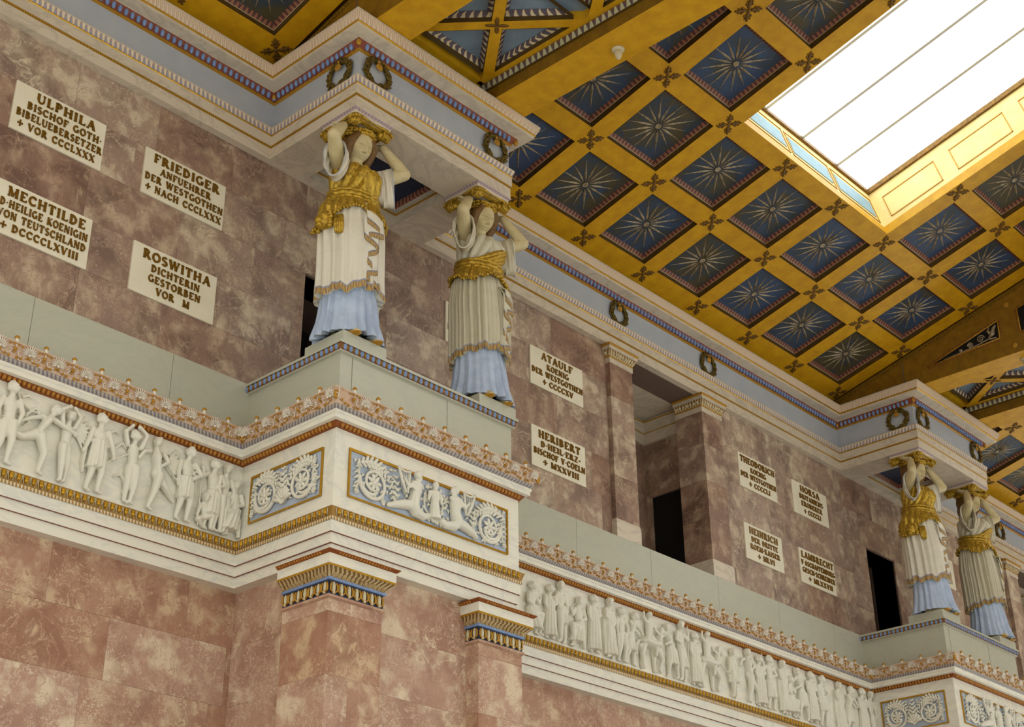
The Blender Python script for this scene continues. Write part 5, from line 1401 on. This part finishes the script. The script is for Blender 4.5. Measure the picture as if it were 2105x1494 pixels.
FIG['armsup'] = std(arms=[((.1, .8), (.15, .98), (.03, 1.06)), ((-.1, .8), (-.16, .96), (-.06, 1.07))], bulk=.9, head=(.0, .93), legs=[((.05, .5), (.05, .27), (.02, .04), (.06, .02)), ((-.03, .5), (-.05, .28), (-.05, .05), (.0, .02))])
FIG['seated'] = std(head=(.0, .80), neck=(0, .71), chest=(0, .61), pelvis=(.04, .38), arms=[((.1, .66), (.14, .52), (.0, .46)), ((-.09, .66), (-.16, .54), (-.2, .64))], legs=[((.02, .36), (-.20, .36), (-.17, .05), (-.24, .02)), ((.06, .36), (-.12, .32), (-.10, .05), (-.16, .02))], skirt=((.02, .44, .12), (-.08, .1, .17)), items=[([(.12, .02), (.12, .3), (-.02, .3)], .03)])
FIG['child'] = std(head=(.0, .48), neck=(0, .41), chest=(0, .34), pelvis=(.03, .20), arms=[((.06, .37), (.1, .28), (.16, .24)), ((-.06, .37), (-.1, .28), (-.12, .2))], legs=[((.02, .18), (.14, .22), (.14, .04), (.19, .02)), ((0, .18), (-.1, .12), (.02, .04), (.06, .02))], bulk=.7)
FIG['lean'] = std(head=(-.12, .90), neck=(-.09, .82), chest=(-.05, .72), pelvis=(.05, .52), arms=[((.02, .77), (-.06, .64), (-.18, .58)), ((-.14, .78), (-.26, .70), (-.34, .62))], legs=[((.08, .5), (.12, .27), (.18, .05), (.13, .02)), ((.02, .5), (-.06, .27), (-.06, .05), (-.12, .02))], skirt=((.03, .58, .10), (.06, .25, .15)))
hb = MB()   # horse with rider
hb.tube([(-.26, -.05, .46), (-.2, -.06, .5), (0, -.065, .48), (.18, -.06, .5), (.24, -.05, .5)], [.09, .13, .12, .13, .09], 12, flat=.6)
hb.tube([(.2, -.06, .54), (.29, -.07, .7), (.33, -.07, .80)], [.11, .07, .05], 10, flat=.6); hb.tube([(.31, -.07, .82), (.40, -.075, .76), (.45, -.07, .70)], [.055, .045, .028], 9)
for x, y, lf in ((.2, -.07, .12), (.14, -.04, -.02), (-.2, -.07, -.06), (-.26, -.04, .05)):
    hb.tube([(x, y, .44), (x + lf, y - .01, .26), (x + lf * .4, y, .08), (x + lf * .4 + .03, y, .02)], [.07, .042, .026, .032], 8)
hb.tube([(-.3, -.05, .5), (-.38, -.05, .4), (-.36, -.05, .2)], [.03, .035, .012], 7)
hb.ball((0, -.08, 1.0), (.05, .055, .06), 10, 8); hb.tube([(0, -.07, .94), (0, -.07, .84), (-.02, -.07, .66), (-.02, -.07, .56)], [.035, .09, .075, .09], 10, flat=.65)
hb.limb((.0, -.1, .58), (.12, -.12, .48), .055, .042, 8); hb.limb((.12, -.12, .48), (.08, -.12, .28), .04, .024, 8); hb.limb((.07, -.09, .86), (.14, -.1, .74), .033, .028, 8); hb.limb((.14, -.1, .74), (.24, -.1, .70), .026, .02, 8)
hb.limb((-.07, -.07, .86), (-.16, -.07, .92), .03, .026, 8); hb.limb((-.16, -.07, .92), (-.14, -.07, 1.03), .025, .02, 8)
FIG['rider'] = remesh(hb, .0125, 'rider', 'relief_marble', 1)
def place(name, x, s=.83, flip=False, z=7.355, parent=None, dy=0.0):
    M = T((x, YL + .012 + dy, z)) @ Matrix.Diagonal((-s if flip else s, 1.05, s * 1.04, 1))
    return obj('rider_relief' if name == 'rider' else 'figure', FIG[name], parent, M)
fz = empty('relief_frieze', (0, 0, 0), label='white carved frieze of running and dancing figures left of the near pier', cat='relief', group='figure friezes')
for nm, x, s, fl in FIG_LEFT: place(nm, x, s, fl, parent=fz)
dr = MB()      # drapery blown out like a fan
for k in range(8):
    a = radians(-50 + 110 * k / 7); dr.tube([(0, -.02, 0), (.11 * cos(a), -.035, .11 * sin(a) + .015), (.2 * cos(a), -.03, .2 * sin(a)), (.25 * cos(a) + .01, -.02, .25 * sin(a) + .02)], [.012, .02, .016, .006], 6)
fan2_me = remesh(dr, .009, 'blown_drapery', 'relief_marble', 1)
dr = MB()      # fluttering scarf
dr.tube([(0, -.02, 0), (-.08, -.03, .05), (-.13, -.03, .0), (-.18, -.03, -.06), (-.14, -.03, -.14), (-.2, -.03, -.2)], [.014, .03, .032, .034, .03, .01], 8, flat=.6); dr.tube([(-.12, -.03, .14), (-.18, -.03, .17), (-.24, -.03, .13), (-.27, -.02, .17)], [.01, .018, .02, .006], 7)
scarf_me = remesh(dr, .009, 'scarf', 'relief_marble', 1)
for me_, x, z, fl in ((fan2_me, -2.28, 7.96, 1), (fan2_me, -1.12, 7.96, 1), (scarf_me, -2.66, 8.02, 1), (scarf_me, -1.62, 7.97, 1), (scarf_me, -1.75, 7.62, -1)):
    obj('blown_drapery' if me_ is fan2_me else 'scarf', me_, fz, T((x, YL + .005, z)) @ Matrix.Diagonal((fl * .95, 1, .95, 1)))
fz = empty('relief_frieze', (0, 0, 0), label='white carved frieze with figures and horsemen between the two piers', cat='relief', group='figure friezes')
for nm, x, s, fl in FIG_RIGHT: place(nm, x, s, fl, parent=fz)
